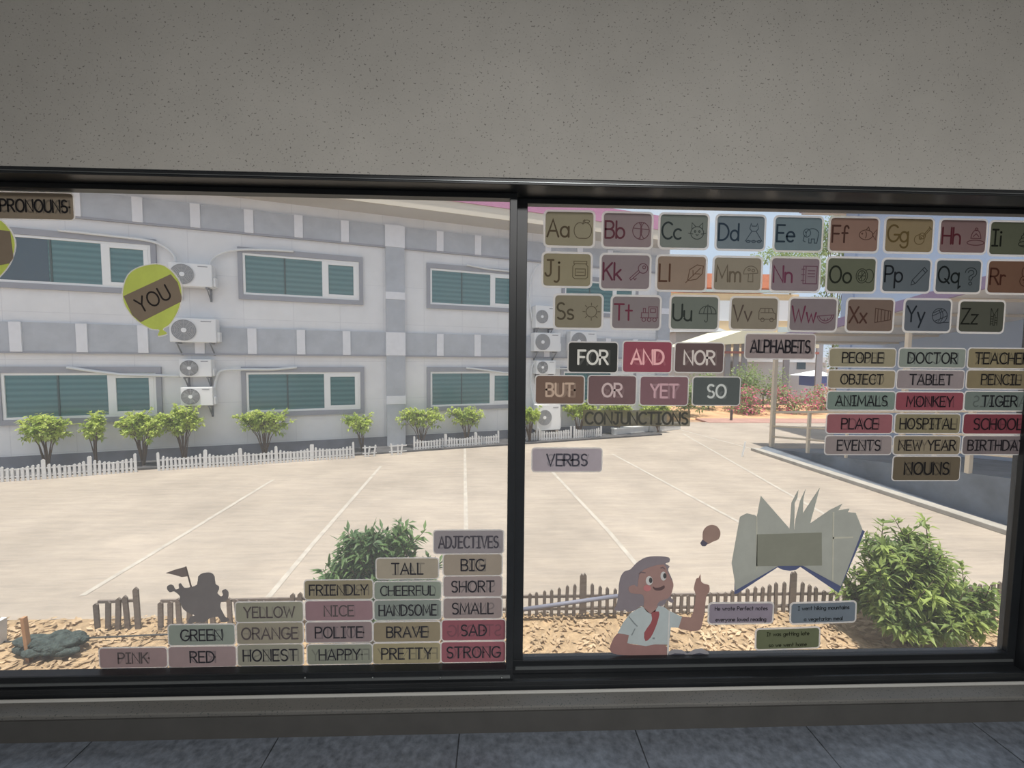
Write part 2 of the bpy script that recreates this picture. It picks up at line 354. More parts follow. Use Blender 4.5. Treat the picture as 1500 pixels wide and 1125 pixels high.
def pen(strokes, w, y, name, m, parent, **k):
    """each stroke a flat ribbon with mitred corners and round ends, lying on the card face at local y."""
    mb = MB(); y0_ = y
    for si, p in enumerate(strokes):
        y = y0_ - 2.5e-5*si                    # each stroke lies a hair over the one before
        q = [p[0]]
        for t in p[1:]:
            if math.hypot(t[0]-q[-1][0], t[1]-q[-1][1]) > 1e-6: q.append(t)
        if len(q) < 2: continue
        i0 = len(mb.v); n = len(q); closed = math.hypot(q[0][0]-q[-1][0], q[0][1]-q[-1][1]) < 1e-5
        for k_ in range(n):
            a = q[k_-1] if k_ > 0 else (q[-2] if closed else None); b = q[k_+1] if k_ < n-1 else (q[1] if closed else None)
            def nrm(u, v):
                d = math.hypot(v[0]-u[0], v[1]-u[1]) or 1; return (-(v[1]-u[1])/d, (v[0]-u[0])/d)
            if a is None: nn = nrm(q[k_], b); s_ = 1
            elif b is None: nn = nrm(a, q[k_]); s_ = 1
            else:
                n1, n2 = nrm(a, q[k_]), nrm(q[k_], b); nx, ny = n1[0]+n2[0], n1[1]+n2[1]; L = math.hypot(nx, ny)
                if L < .35: nn = n1; s_ = 1
                else: nn = (nx/L, ny/L); s_ = min(1.8, 1/max(.3, nn[0]*n1[0]+nn[1]*n1[1]))
            h = w/2*s_
            mb.v += [(q[k_][0]+nn[0]*h, y, q[k_][1]+nn[1]*h), (q[k_][0]-nn[0]*h, y, q[k_][1]-nn[1]*h)]
        for k_ in range(n-1): mb.f.append((i0+2*k_, i0+2*k_+1, i0+2*k_+3, i0+2*k_+2))
        if not closed:
            for e, c in ((q[0], q[1]), (q[-1], q[-2])):
                a0 = math.atan2(e[1]-c[1], e[0]-c[0]); j = len(mb.v)
                mb.v += [(e[0]+w/2*cos(a0+pi/2-pi*t/4), y, e[1]+w/2*sin(a0+pi/2-pi*t/4)) for t in range(5)]
                mb.f.append((j, j+1, j+2, j+3, j+4))
    return mb.build(name, m, parent, fix=False, **k)

# little line drawings in a unit square
def sun_icon(): return [EA(.5, .5, .3, .3)]+[[(.5+.36*cos(a), .5+.36*sin(a)), (.5+.48*cos(a), .5+.48*sin(a))] for a in [i*pi/4 for i in range(8)]]
IC = {
'A': [EA(.34, .42, .32, .42, 60, 270)+EA(.66, .42, .32, .42, 270, 480), [(.5, .76), (.52, .95), (.6, 1)], EA(.72, .92, .14, .07)],
'B': [EA(.5, .48, .46, .46), EA(.2, .48, .35, .5, -60, 60, 8), EA(.85, .5, .35, .5, 120, 240, 8), [(.1, .62), (.9, .55)], [(.5, .94), (.46, .02)]],
'C': [EA(.5, .42, .36, .34), [(.2, .62), (.2, .96), (.42, .75)], [(.8, .62), (.8, .96), (.58, .75)], EA(.38, .5, .04, .05), EA(.62, .5, .04, .05), [(.44, .34), (.5, .28), (.56, .34)], [(.02, .4), (.26, .36)], [(.98, .4), (.74, .36)]],
'D': [[(.32, 1), (.38, .86), (.62, .86), (.68, 1), (.74, .72), (.62, .58), (.96, .06), (.04, .06), (.38, .58), (.26, .72), (.32, 1)], [(.38, .58), (.62, .58)], EA(.2, .03, .1, .06), EA(.5, .03, .1, .06), EA(.8, .03, .1, .06)],
'E': [EA(.55, .5, .36, .3, 10, 200), EA(.24, .56, .2, .22), [(.1, .44), (.04, .14), (.16, .08)], [(.36, .26), (.36, .02), (.5, .02), (.5, .24), (.68, .24), (.68, .02), (.82, .02), (.9, .5)], EA(.16, .6, .02, .02)],
'F': [EA(.42, .5, .38, .26), [(.78, .5), (1, .78), (.96, .24), (.78, .5)], EA(.2, .56, .03, .03), EA(.34, .5, .1, .2, -60, 60, 6), [(.4, .76), (.54, .92), (.62, .7)]],
'G': [EA(.34, .28, .28, .26), EA(.5, .48, .18, .16), EA(.4, .36, .07, .07), [(.54, .5), (.9, .94)], [(.6, .46), (.96, .88)], [(.86, .98), (1, .84)]],
'H': [EA(.5, .16, .5, .14), EA(.5, .3, .3, .56, 10, 170), [(.2, .4), (.8, .4)], EA(.5, .9, .08, .07), [(.34, .5), (.5, .66), (.66, .5)]],
'I': [EA(.5, .2, .46, .16), EA(.5, .4, .4, .16, -20, 200), EA(.5, .58, .32, .15, -20, 200), EA(.5, .74, .22, .13, -20, 200), [(.42, .9), (.42, 1), (.62, 1), (.62, .9), (.42, .9)], [(.1, .12), (.9, .12)]],
'J': [[(.2, .84), (.08, .7), (.08, .12), (.2, .02), (.8, .02), (.92, .12), (.92, .7), (.8, .84)], [(.14, .84), (.86, .84), (.86, .98), (.14, .98), (.14, .84)], [(.22, .2), (.78, .2), (.78, .56), (.22, .56), (.22, .2)], [(.3, .38), (.7, .38)]],
'K': [EA(.72, .7, .26, .26), EA(.78, .76, .08, .08), [(.55, .5), (.06, .06), (.0, .16), (.48, .6)], [(.2, .18), (.28, .08), (.36, .18)]],
'L': [[(.1, .1), (.2, .7), (.6, .96), (.95, .9), (.9, .5), (.6, .2), (.1, .1)], [(.1, .1), (.8, .8)], [(.4, .38), (.38, .66)], [(.5, .48), (.76, .48)], [(.0, .0), (.1, .1)]],
'M': [EA(.5, .56, .4, .38, 0, 180)+[(.1, .5), (.9, .56)], [(.38, .52), (.36, .08), (.64, .08), (.62, .52)], EA(.4, .74, .07, .06), EA(.64, .7, .08, .07)],
'N': [[(.2, .02), (.96, .02), (.96, .96), (.2, .96), (.2, .02)], [(.34, .02), (.34, .96)], [(.46, .72), (.84, .72)], [(.46, .56), (.84, .56)], [(.46, .4), (.84, .4)], [(.1, .8), (.26, .8)], [(.1, .5), (.26, .5)], [(.1, .2), (.26, .2)]],
'O': [EA(.34, .46, .32, .38), EA(.72, .46, .27, .36, -130, 130), EA(.34, .46, .22, .28), [(.34, .2), (.34, .72)], [(.12, .46), (.56, .46)], [(.2, .28), (.48, .64)]],
'P': [[(.04, .0), (.1, .26), (.74, .96), (.92, .78), (.28, .08), (.04, .0)], [(.1, .26), (.28, .08)], [(.64, .85), (.82, .68)]],
'Q': [EA(.5, .72, .34, .28, 180, -70)+[(.56, .3), (.4, .3)]+[(.4, .5)]+EA(.5, .72, .17, .13, -60, 180), EA(.49, .1, .09, .09)],
'R': [EA(.5, .3, .3, .28), EA(.38, .76, .09, .24), EA(.64, .76, .09, .24), EA(.4, .36, .03, .03), EA(.6, .36, .03, .03), [(.44, .22), (.5, .16), (.56, .22)]],
'S': sun_icon(),
'T': [[(.02, .22), (.98, .22)], [(.06, .22), (.06, .5), (.46, .5), (.46, .22)], [(.46, .22), (.46, .82), (.94, .82), (.94, .22)], [(.16, .5), (.16, .74), (.28, .74), (.28, .5)], EA(.2, .12, .1, .1), EA(.5, .12, .1, .1), EA(.8, .12, .1, .1), [(.56, .52), (.56, .72), (.84, .72), (.84, .52), (.56, .52)]],
'U': [EA(.5, .46, .48, .44, 0, 180)+[(.98, .46)], [(.5, .96), (.5, .12)]+EA(.42, .1, .08, .1, 0, -180, 7), EA(.5, .46, .22, .44, 0, 180)],
'V': [[(.02, .2), (.98, .2), (.98, .5), (.86, .56), (.76, .8), (.1, .8), (.02, .6), (.02, .2)], EA(.24, .16, .1, .1), EA(.76, .16, .1, .1), [(.12, .56), (.8, .56)], [(.36, .56), (.36, .8)], [(.58, .56), (.58, .8)]],
'W': [EA(.46, .6, .5, .56, 200, 350), [(.0, .42), (.94, .5)], EA(.46, .6, .4, .44, 205, 345), [(.4, .28), (.42, .2)], [(.6, .3), (.62, .22)]],
'X': [[(.05, .9), (.95, .74), (.95, .26), (.05, .1), (.05, .9)], [(.2, .87), (.2, .13)], [(.4, .83), (.4, .17)], [(.6, .8), (.6, .2)], [(.8, .76), (.8, .24)]],
'Y': [EA(.46, .5, .44, .42), EA(.3, .5, .35, .42, -50, 50, 7), EA(.12, .5, .4, .42, -50, 50, 7), [(.1, .66), (.6, .9)], [(.06, .5), (.76, .82)], [(.2, .2), (.88, .5)], [(.3, .1), (1, .14)]],
'Z': [[(.3, .98), (.3, .02)], [(.7, .98), (.7, .02)], [(.3, .98), (.5, .6), (.7, .98)], [(.46, .6), (.46, .02), (.56, .02), (.56, .6), (.46, .6)]]+[[(.3, t), (.46, t)] for t in (.1, .24, .38, .52)]+[[(.56, t), (.7, t)] for t in (.16, .3, .44)],
}

# ---------------------------------------------------------------- the cards on the panes
M_film = film('laminate_film', (.96, .96, .96), .36, .9)
M_clear = film('clear_tape', (.9, .9, .86), .72, .6)
def rrect(w, h, r, n=4):
    o = []
    for cx, cz, a in ((w/2-r, h/2-r, 0), (-w/2+r, h/2-r, 90), (-w/2+r, -h/2+r, 180), (w/2-r, -h/2+r, 270)):
        o += [(cx+r*cos(radians(a+90*k/n)), cz+r*sin(radians(a+90*k/n))) for k in range(n+1)]
    return o
def pane_y(px): return YL if px < 758 else YR
def cdist(c1, c2, t): return tuple(a+(b-a)*t for a, b in zip(c1, c2))
def base_card(name, rect, col, label, cat, group, border=.0065, r=.010, transl=.35, tilt=0.0, m_film=None):
    x0, y0, x1, y1 = rect; xc, yc = (x0+x1)/2, (y0+y1)/2; y = pane_y(xc)
    c = on_y(xc, yc, y); w = (on_y(x1, yc, y)-on_y(x0, yc, y)).length; h = (on_y(xc, y0, y)-on_y(xc, y1, y)).length
    root = empty(name, (c.x, y-.0003, c.z), label=label, cat=cat, group=group)
    root.rotation_euler = (0, radians(tilt), 0)
    key = 'card_%02x%02x%02x' % col
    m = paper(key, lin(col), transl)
    MB().poly(rrect(w, h, r), -.0020, -.0010).build('card', m, root)
    if border: MB().poly(rrect(w+2*border, h+2*border, r+border*.8), -.0009, -.0001).build('laminate_edge', m_film or M_film, root)
    return root, w, h
def ink(col, gh=1.3): return mat('ink_%02x%02x%02x_%d' % (*col, gh*10), tuple(v*(2.0 if sum(col) > 390 else gh) for v in lin(col)), rough=.7, spec=.2)
def fit_text(s, maxw, caph, sxmax=1.0):
    st, tw = text_strokes(s); sy = caph; sx = min(caph*sxmax, maxw/tw); return st, tw, sx, sy
def word_card(word, rect, col, group, desc, inkc=None, back=None, wt=1.0, tilt=0.0, caph=.52, cat='word card', ghost=.27, dx=.0, white=False):
    lab = '%s word card reading %s%s' % (desc, word, '')
    root, w, h = base_card('word_card', rect, col, lab, cat, group, tilt=tilt, border=.0042)
    inkc = inkc or cdist(col, (18, 18, 24), .82)
    inkc = tuple(int(v) for v in inkc); gh = tuple(int(v) for v in cdist(col, inkc, ghost))
    st, tw, sx, sy = fit_text(word, w*.86, h*caph, .98)
    st_b, twb, sxb, syb = fit_text(back or word, w*.88, h*caph, .98)
    pw = h*.072*wt
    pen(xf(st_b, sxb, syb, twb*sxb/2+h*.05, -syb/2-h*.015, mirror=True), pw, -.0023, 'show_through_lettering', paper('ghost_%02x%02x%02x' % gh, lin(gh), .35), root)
    pen(xf(st, sx, sy, -tw*sx/2+dx*w, -sy/2), pw, -.0030, 'lettering', ink(inkc), root)
    return root
ALPHA = [  # letters, px rect, card colour, ink, thing drawn
('A', (799, 311, 869, 360), (111, 106, 88), (72, 62, 48), 'an apple', 'olive'), ('B', (884, 313, 954, 362), (106, 95, 97), (84, 44, 54), 'a ball', 'mauve'),
('C', (967, 315, 1036, 363), (92, 98, 94), (40, 48, 50), 'a cat', 'grey green'), ('D', (1050, 317, 1119, 365), (87, 98, 105), (38, 52, 66), 'a dress', 'slate blue'),
('E', (1135, 319, 1203, 367), (84, 98, 104), (36, 50, 62), 'an elephant', 'teal grey'), ('F', (1216, 320, 1285, 368), (106, 84, 74), (66, 44, 38), 'a fish', 'brown'),
('G', (1297, 321, 1365, 369), (106, 94, 70), (86, 72, 44), 'a small picture', 'mustard'), ('H', (1377, 323, 1443, 370), (98, 80, 80), (78, 34, 42), 'a small picture', 'dusty rose'),
('I', (1450, 326, 1518, 373), (70, 74, 60), (22, 24, 20), 'a rounded layered picture', 'dark moss green'),
('J', (796, 372, 865, 419), (110, 104, 84), (76, 66, 50), 'a jar', 'khaki'), ('K', (881, 374, 951, 423), (104, 95, 98), (84, 40, 56), 'a key', 'plum grey'),
('L', (963, 376, 1033, 425), (110, 96, 84), (76, 52, 40), 'a small picture', 'tan'), ('M', (1046, 378, 1114, 425), (108, 102, 90), (92, 84, 72), 'a small picture', 'pale khaki'),
('N', (1130, 379, 1199, 426), (102, 92, 97), (96, 48, 70), 'a notebook', 'purple grey'), ('O', (1212, 379, 1281, 427), (76, 80, 66), (30, 34, 28), 'an orange', 'forest green'),
('P', (1293, 381, 1361, 427), (72, 80, 86), (22, 26, 32), 'a pencil', 'steel blue'), ('Q', (1371, 382, 1435, 428), (68, 76, 80), (18, 24, 26), 'a question mark', 'dark blue grey'),
('R', (1447, 383, 1516, 429), (90, 66, 52), (62, 34, 26), 'a small picture', 'rust brown'),
('S', (813, 433, 881, 480), (104, 99, 84), (72, 66, 54), 'a sun', 'taupe'), ('T', (897, 435, 966, 481), (101, 94, 96), (98, 42, 60), 'a train', 'rosy grey'),
('U', (983, 435, 1051, 482), (84, 90, 84), (40, 46, 44), 'an umbrella', 'sage green'), ('V', (1071, 437, 1138, 482), (104, 98, 86), (78, 68, 62), 'a van', 'beige grey'),
('W', (1157, 438, 1224, 484), (98, 90, 93), (96, 44, 66), 'a small picture', 'wine grey'), ('X', (1241, 439, 1307, 485), (92, 78, 70), (68, 46, 40), 'a small picture', 'reddish brown'),
('Y', (1325, 440, 1391, 485), (76, 82, 90), (30, 36, 44), 'a ball of yarn', 'blue grey'), ('Z', (1405, 442, 1469, 486), (64, 66, 58), (24, 26, 22), 'a zipper', 'dark olive')]
for L, rect, col, ic, what, cn in ALPHA:
    s = L+L.lower()
    root, w, h = base_card('alphabet_card', rect, col, '%s alphabet card reading %s with %s drawn on it' % (cn, s, what), 'alphabet card', 'alphabet cards on the right pane', r=.012, border=.0075)
    st, tw = text_strokes(s, .14); sy = h*.50; sx = min(sy*.92, w*.52/tw)
    if L in 'GJPQY': st2 = xf(st, sx, sy, -w*.46, -h*.20)
    else: st2 = xf(st, sx, sy, -w*.46, -h*.24)
    pen(st2, h*.058, -.0024, 'lettering', ink(ic), root)
    k = min(h*.66, w*.38)
    pen(xf(IC[L], k, k, w*.47-k, -k/2), h*.026, -.0024, 'drawing', ink(tuple(int(v) for v in cdist(col, ic, .55))), root)

CJ = 'conjunction cards on the right pane'
for wd, rect, col, ic, d in [('FOR', (833, 502, 904, 545), (46, 48, 47), (170, 170, 165), 'charcoal'), ('AND', (913, 501, 983, 545), (118, 56, 70), (185, 140, 142), 'crimson'),
        ('NOR', (989, 503, 1059, 545), (82, 68, 68), (165, 158, 154), 'dark maroon brown'), ('BUT', (785, 551, 855, 591), (96, 78, 68), (152, 134, 120), 'brown'),
        ('OR', (862, 551, 931, 592), (94, 74, 76), (158, 142, 142), 'maroon'), ('YET', (938, 552, 1007, 593), (104, 78, 84), (156, 128, 134), 'rose brown'), ('SO', (1015, 553, 1083, 593), (70, 76, 76), (158, 162, 160), 'dark grey green')]:
    word_card(wd, rect, col, CJ, d, inkc=ic, caph=.46, wt=1.05, ghost=.34 if wd in ('BUT', 'YET') else .16)
NN = 'noun cards on the right pane'
for wd, rect, col, d, bk in [('PEOPLE', (1215, 511, 1311, 537), (116, 111, 92), 'khaki', None), ('DOCTOR', (1317, 511, 1413, 538), (104, 112, 106), 'pale sage', None), ('TEACHER', (1418, 511, 1516, 539), (110, 102, 78), 'ochre', None),
        ('OBJECT', (1213, 543, 1310, 568), (116, 108, 88), 'sand coloured', None), ('TABLET', (1314, 543, 1411, 569), (112, 104, 106), 'mauve grey', None), ('PENCIL', (1416, 543, 1514, 569), (104, 95, 72), 'mustard brown', None),
        ('ANIMALS', (1212, 574, 1310, 600), (92, 106, 100), 'grey teal', None), ('MONKEY', (1312, 575, 1410, 601), (112, 56, 66), 'crimson', None), ('TIGER', (1413, 574, 1512, 601), (88, 98, 94), 'dull teal', 'ANIMALS'),
        ('PLACE', (1211, 607, 1306, 634), (116, 72, 78), 'dusty red', None), ('HOSPITAL', (1311, 607, 1405, 634), (106, 100, 78), 'olive', None), ('SCHOOL', (1411, 607, 1510, 635), (102, 46, 56), 'deep red', None),
        ('EVENTS', (1209, 639, 1305, 665), (112, 104, 104), 'pinkish grey', None), ('NEW YEAR', (1309, 639, 1405, 665), (108, 100, 84), 'light olive', None), ('BIRTHDAY', (1410, 639, 1507, 665), (96, 88, 90), 'plum grey', None)]:
    word_card(wd, rect, col, NN, d, back=bk, caph=.56)
word_card('NOUNS', (1308, 669, 1405, 703), (82, 74, 60), 'heading cards on the panes', 'dark brown heading', caph=.5)
word_card('VERBS', (780, 657, 881, 690), (128, 122, 128), 'heading cards on the panes', 'lilac grey heading', inkc=(66, 66, 76), caph=.5)
word_card('ALPHABETS', (1092, 490, 1193, 525), (116, 106, 106), 'heading cards on the panes', 'pinkish grey heading', caph=.5)
word_card('ADJECTIVES', (636, 777, 737, 810), (116, 112, 116), 'heading cards on the panes', 'purplish grey heading', inkc=(74, 72, 80), caph=.5)
word_card('PRONOUNS', (-6, 283, 108, 321), (112, 102, 88), 'heading cards on the panes', 'tan heading', caph=.46)
# heading written on clear film
root, w, h = base_card('word_card', (854, 601, 1011, 624), (110, 106, 92), 'clear film heading card reading CONJUNCTIONS in thick grey letters', 'word card', 'heading cards on the panes', border=0, r=.002)
root.children[0].data.materials[0] = film('tinted_film', lin((150, 146, 128)), .38, .5)
st, tw, sx, sy = fit_text('CONJUNCTIONS', w*.95, h*.72, 1.1); pen(xf(st, sx, sy, -tw*sx/2, -sy/2), h*.13, -.0024, 'lettering', ink((70, 70, 66)), root)
AJ = 'adjective cards on the left pane'
for wd, rect, col, d, bk in [('PINK', (147, 949, 245, 977), (122, 106, 108), 'dusty pink', None), ('RED', (248, 947, 346, 976), (122, 108, 110), 'rose grey', None), ('HONEST', (349, 944, 444, 974), (116, 116, 106), 'grey olive', None),
        ('HAPPY', (451, 944, 545, 972), (108, 112, 102), 'sage green', 'FRIENDLY'), ('PRETTY', (547, 942, 645, 971), (122, 116, 92), 'sand yellow', 'FRIENDLY'), ('STRONG', (647, 940, 740, 969), (120, 72, 82), 'dark rose red', None),
        ('GREEN', (248, 915, 344, 944), (112, 120, 114), 'pale teal', None), ('ORANGE', (348, 912, 444, 942), (118, 114, 102), 'olive grey', None), ('YELLOW', (346, 882, 444, 910), (118, 118, 106), 'light khaki', None),
        ('FRIENDLY', (447, 850, 546, 877), (116, 110, 92), 'olive tan', None), ('NICE', (448, 880, 546, 908), (118, 96, 102), 'mauve pink', None), ('POLITE', (449, 911, 545, 940), (114, 102, 104), 'mauve brown', None),
        ('TALL', (552, 818, 642, 847), (126, 120, 108), 'beige', None), ('CHEERFUL', (549, 852, 646, 877), (108, 116, 108), 'sage', None), ('HANDSOME', (549, 879, 646, 907), (104, 112, 108), 'grey teal', None), ('BRAVE', (548, 911, 645, 939), (114, 106, 88), 'brown khaki', None),
        ('BIG', (650, 812, 735, 842), (122, 114, 104), 'warm grey', None), ('SHORT', (650, 844, 735, 873), (122, 112, 112), 'pale mauve', None), ('SMALL', (650, 876, 735, 905), (118, 108, 108), 'greyish pink', None), ('SAD', (648, 908, 740, 937), (116, 68, 78), 'wine red', 'STRONG')]:
    word_card(wd, rect, col, AJ, d, back=bk, caph=.54, inkc=(50, 50, 56) if wd not in ('PINK', 'ORANGE', 'YELLOW', 'NICE') else (86, 80, 82))
SG = 'sentence cards by the girl cutout'
for lines, rect, col, d, tl in [(('He wrote Perfect notes', 'everyone loved reading'), (1039, 884, 1131, 912), (110, 104, 116), 'purple', 0), (('I went hiking mountains', 'a vegetarian meal'), (1159, 883, 1252, 911), (86, 96, 106), 'slate blue', -1.2), (('It was getting late', 'so we went home'), (1108, 921, 1199, 949), (82, 88, 66), 'moss green', -1.2)]:
    root, w, h = base_card('sentence_card', rect, col, '%s sentence card with two lines of small writing' % d, 'sentence card', SG, tilt=tl)
    for k, t in enumerate(lines):
        st, tw, sx, sy = fit_text(t, w*.86, h*.19, 1.0)
        pen(xf(st, sx, sy, -tw*sx/2, (h*.17 if k == 0 else -h*.40)), h*.035, -.0024, 'lettering', ink(tuple(int(v*.5) for v in col)), root)

# ---------------------------------------------------------------- cut-out paper pictures on the panes
def cut_root(name, px, py, **k):
    y = pane_y(px); c = on_y(px, py, y); r = empty(name, (c.x, y-.0003, c.z), **k); r['y0'] = y; return r
def cut(root, pts, lvl, name, m, smooth=0, th=.0008):
    y = root['y0']; ox, oz = root.location.x, root.location.z
    q = [on_y(px, py, y) for px, py in pts]; q = [(p.x-ox, p.z-oz) for p in q]
    if smooth: q = smooth_pts(q, smooth)
    return MB().poly(q, -.0002-.0009*lvl-th, -.0002-.0009*lvl).build(name, m, root)
def z6(pts): return [(880+x/6.083, 790+y/6.083) for x, y in pts]
def ellp(cx, cy, rx, ry, rot=0, n=16):
    return [(cx+rx*cos(2*pi*i/n)*cos(rot)-ry*sin(2*pi*i/n)*sin(rot), cy+rx*cos(2*pi*i/n)*sin(rot)+ry*sin(2*pi*i/n)*cos(rot)) for i in range(n)]
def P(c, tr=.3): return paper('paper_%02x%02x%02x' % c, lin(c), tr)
g = cut_root('girl_cutout', 960, 890, label='cartoon schoolgirl paper cutout in white shirt and red tie pointing up', cat='cutout')
cut(g, z6([(500, 150), (605, 160), (610, 200), (575, 215), (612, 240), (600, 275), (645, 390), (620, 500), (652, 552), (620, 562), (590, 540), (555, 588), (440, 600), (365, 590), (290, 637), (225, 637), (213, 610), (203, 634), (120, 630), (142, 575), (157, 470), (163, 390), (180, 325), (215, 282), (262, 268), (320, 208), (400, 160)]), 0, 'hair', P((104, 98, 104)), 3)
cut(g, z6([(345, 300), (440, 245), (560, 222), (588, 275), (618, 340), (646, 392), (640, 440), (622, 495), (588, 528), (525, 548), (500, 585), (485, 640), (440, 660), (385, 612), (386, 540), (372, 492), (330, 483), (272, 478), (247, 450), (254, 418), (300, 404), (328, 420)]), 1, 'face', P((126, 100, 96)), 2)
cut(g, z6([(720, 688), (800, 695), (832, 600), (846, 490), (828, 440), (850, 350), (870, 345), (888, 308), (893, 372), (925, 396), (965, 408), (966, 470), (940, 500), (925, 640), (902, 755), (880, 805), (820, 816), (750, 806), (690, 785)]), 0, 'raised_arm', P((122, 98, 92)), 2)
cut(g, z6([(150, 838), (250, 850), (240, 925), (400, 945), (480, 930), (540, 928), (590, 960), (592, 1034), (400, 1036), (200, 1030), (110, 1015), (80, 978), (98, 915)]), 0, 'resting_arm', P((118, 90, 88)), 2)
sh = cut(g, z6([(370, 596), (440, 660), (490, 622), (512, 592), (560, 600), (605, 632), (722, 688), (692, 785), (622, 782), (606, 935), (480, 933), (400, 948), (235, 922), (250, 850), (150, 833), (198, 740), (258, 662), (318, 622)]), 1, 'shirt', P((132, 140, 142)))
cut(g, z6([(450, 652), (516, 640), (512, 700), (482, 790), (442, 870), (396, 902), (385, 830), (440, 748), (456, 700)]), 2, 'tie', P((122, 64, 68)), 2)
for ex, ey, rx in ((430, 365, 31), (556, 325, 26)):
    e = cut(g, z6(ellp(ex, ey, rx, 40)), 2, 'eye', P((160, 166, 160)))
    cut(g, z6(ellp(ex+12, ey-4, 15, 24)), 3, 'pupil', P((62, 62, 64)))
cut(g, z6([(462, 415), (482, 428), (530, 424), (562, 406), (566, 430), (535, 450), (495, 452), (470, 440)]), 2, 'mouth', P((78, 62, 64)), 2)
cut(g, z6(ellp(412, 432, 34, 28)), 2, 'cheek', P((148, 92, 94)))
cut(g, z6([(335, 305), (355, 285), (398, 292), (396, 300), (358, 296), (342, 310)]), 2, 'eyebrow', P((92, 80, 84))); cut(g, z6([(528, 250), (552, 242), (575, 262), (568, 266), (550, 252), (532, 257)]), 2, 'eyebrow', P((92, 80, 84)))
cut(g, z6([(604, 632), (612, 632), (604, 1000), (592, 1036), (588, 1000)]), 2, 'paper_seam', P((170, 172, 168)))
for q in ([(250, 680), (300, 740), (330, 770), (320, 774), (290, 745), (246, 688)], [(300, 790), (270, 850), (278, 852), (308, 792)], [(460, 870), (480, 870), (478, 886), (458, 884)]): cut(g, z6(q), 2, 'shirt_crease', P((100, 108, 112)))
b = cut_root('book_cutout', 1007, 955, label='small open book paper cutout at the elbow of the cartoon girl', cat='cutout')
cut(b, z6([(604, 1036), (606, 1000), (650, 980), (720, 984), (775, 1016), (830, 980), (900, 970), (955, 1000), (968, 1032), (880, 1020), (800, 1032), (775, 1040), (740, 1026), (660, 1022)]), 0, 'page', P((112, 112, 118)))
cut(b, z6([(606, 1042), (606, 1030), (660, 1014), (740, 1018), (775, 1036), (800, 1026), (880, 1010), (968, 1030), (880, 1024), (805, 1040), (775, 1050), (735, 1032), (660, 1028)]), 1, 'cover', P((58, 60, 72)))
lb = cut_root('light_bulb_cutout', 1041, 785, label='brown light bulb paper cutout above the pointing finger', cat='cutout')
def z3(pts): return [(740+x/3.75, 740+y/3.75) for x, y in pts]
cut(lb, z3([(1085, 190), (1086, 145), (1105, 118), (1135, 107), (1165, 118), (1182, 150), (1172, 185), (1140, 200), (1110, 215), (1095, 205)]), 0, 'bulb', P((120, 100, 92)), 3)
cut(lb, z3([(1083, 188), (1112, 208), (1098, 225), (1080, 224), (1070, 208)]), 1, 'screw_cap', P((72, 70, 84)))
bk = cut_root('book_cutout', 1166, 800, label='large open book paper cutout with fanned pages and blue cover', cat='cutout')
def z7(pts): return [(1060+x/6.618, 700+y/6.618) for x, y in pts]
cut(bk, z7([(105, 1000), (103, 1125), (135, 1118), (520, 866), (570, 890), (640, 900), (700, 890), (742, 862), (1112, 1114), (1366, 518), (1338, 500), (1128, 1040), (720, 800), (640, 790), (530, 830)]), 0, 'cover', P((66, 74, 104)))
cut(bk, z7([(155, 375), (210, 347), (222, 342), (300, 360), (320, 374), (357, 172), (636, 490), (655, 235), (722, 112), (712, 190), (686, 240), (680, 520), (694, 400), (738, 220), (792, 105), (770, 200), (765, 342), (870, 180), (928, 95), (900, 200), (835, 440), (1020, 312), (1146, 250), (1108, 312), (1218, 296), (1200, 330), (1275, 336), (1342, 500), (1132, 1048), (722, 826), (640, 805), (528, 850), (112, 1088), (103, 990), (75, 822), (100, 680)]), 1, 'page', P((126, 129, 124)))
cut(bk, z7([(318, 545), (945, 528), (948, 846), (312, 852)]), 2, 'back_card', P((106, 108, 98)))
for q in ([(312, 372), (322, 372), (322, 860), (312, 900)], [(1052, 330), (1068, 330), (1058, 1000), (1046, 990)], [(1052, 572), (1250, 566), (1250, 580), (1052, 588)]): cut(bk, z7(q), 2, 'tape_edge', P((144, 144, 134)))
def z5(pts): return [(x/3.75, 780+y/3.75) for x, y in pts]
kd = cut_root('runner_cutout', 290, 875, label='dark paper cutout of a running figure carrying a small flag', cat='cutout')
cut(kd, z5([(1083, 285), (1090, 242), (1115, 222), (1160, 220), (1180, 242), (1185, 282), (1202, 292), (1204, 310), (1195, 332), (1215, 350), (1226, 340), (1220, 320), (1240, 310), (1256, 326), (1254, 360), (1240, 376), (1215, 382), (1212, 412), (1226, 440), (1240, 464), (1258, 470), (1254, 488), (1215, 492), (1200, 462), (1150, 472), (1120, 495), (1075, 490), (1055, 500), (1033, 496), (1045, 464), (1072, 454), (1040, 442), (1008, 420), (995, 392), (984, 375), (990, 350), (970, 330), (955, 322), (935, 328), (919, 310), (922, 292), (940, 285), (955, 292), (965, 312), (985, 305), (982, 285), (995, 278), (1012, 302), (1045, 300)]), 0, 'body', P((100, 97, 98)), 2)
cut(kd, z5([(1018, 186), (1026, 184), (1056, 296), (1048, 300)]), 1, 'flag_pole', P((92, 86, 84)))
cut(kd, z5([(912, 222), (960, 204), (1021, 188), (1032, 240), (1000, 244), (960, 232)]), 0, 'flag', P((104, 96, 94)))
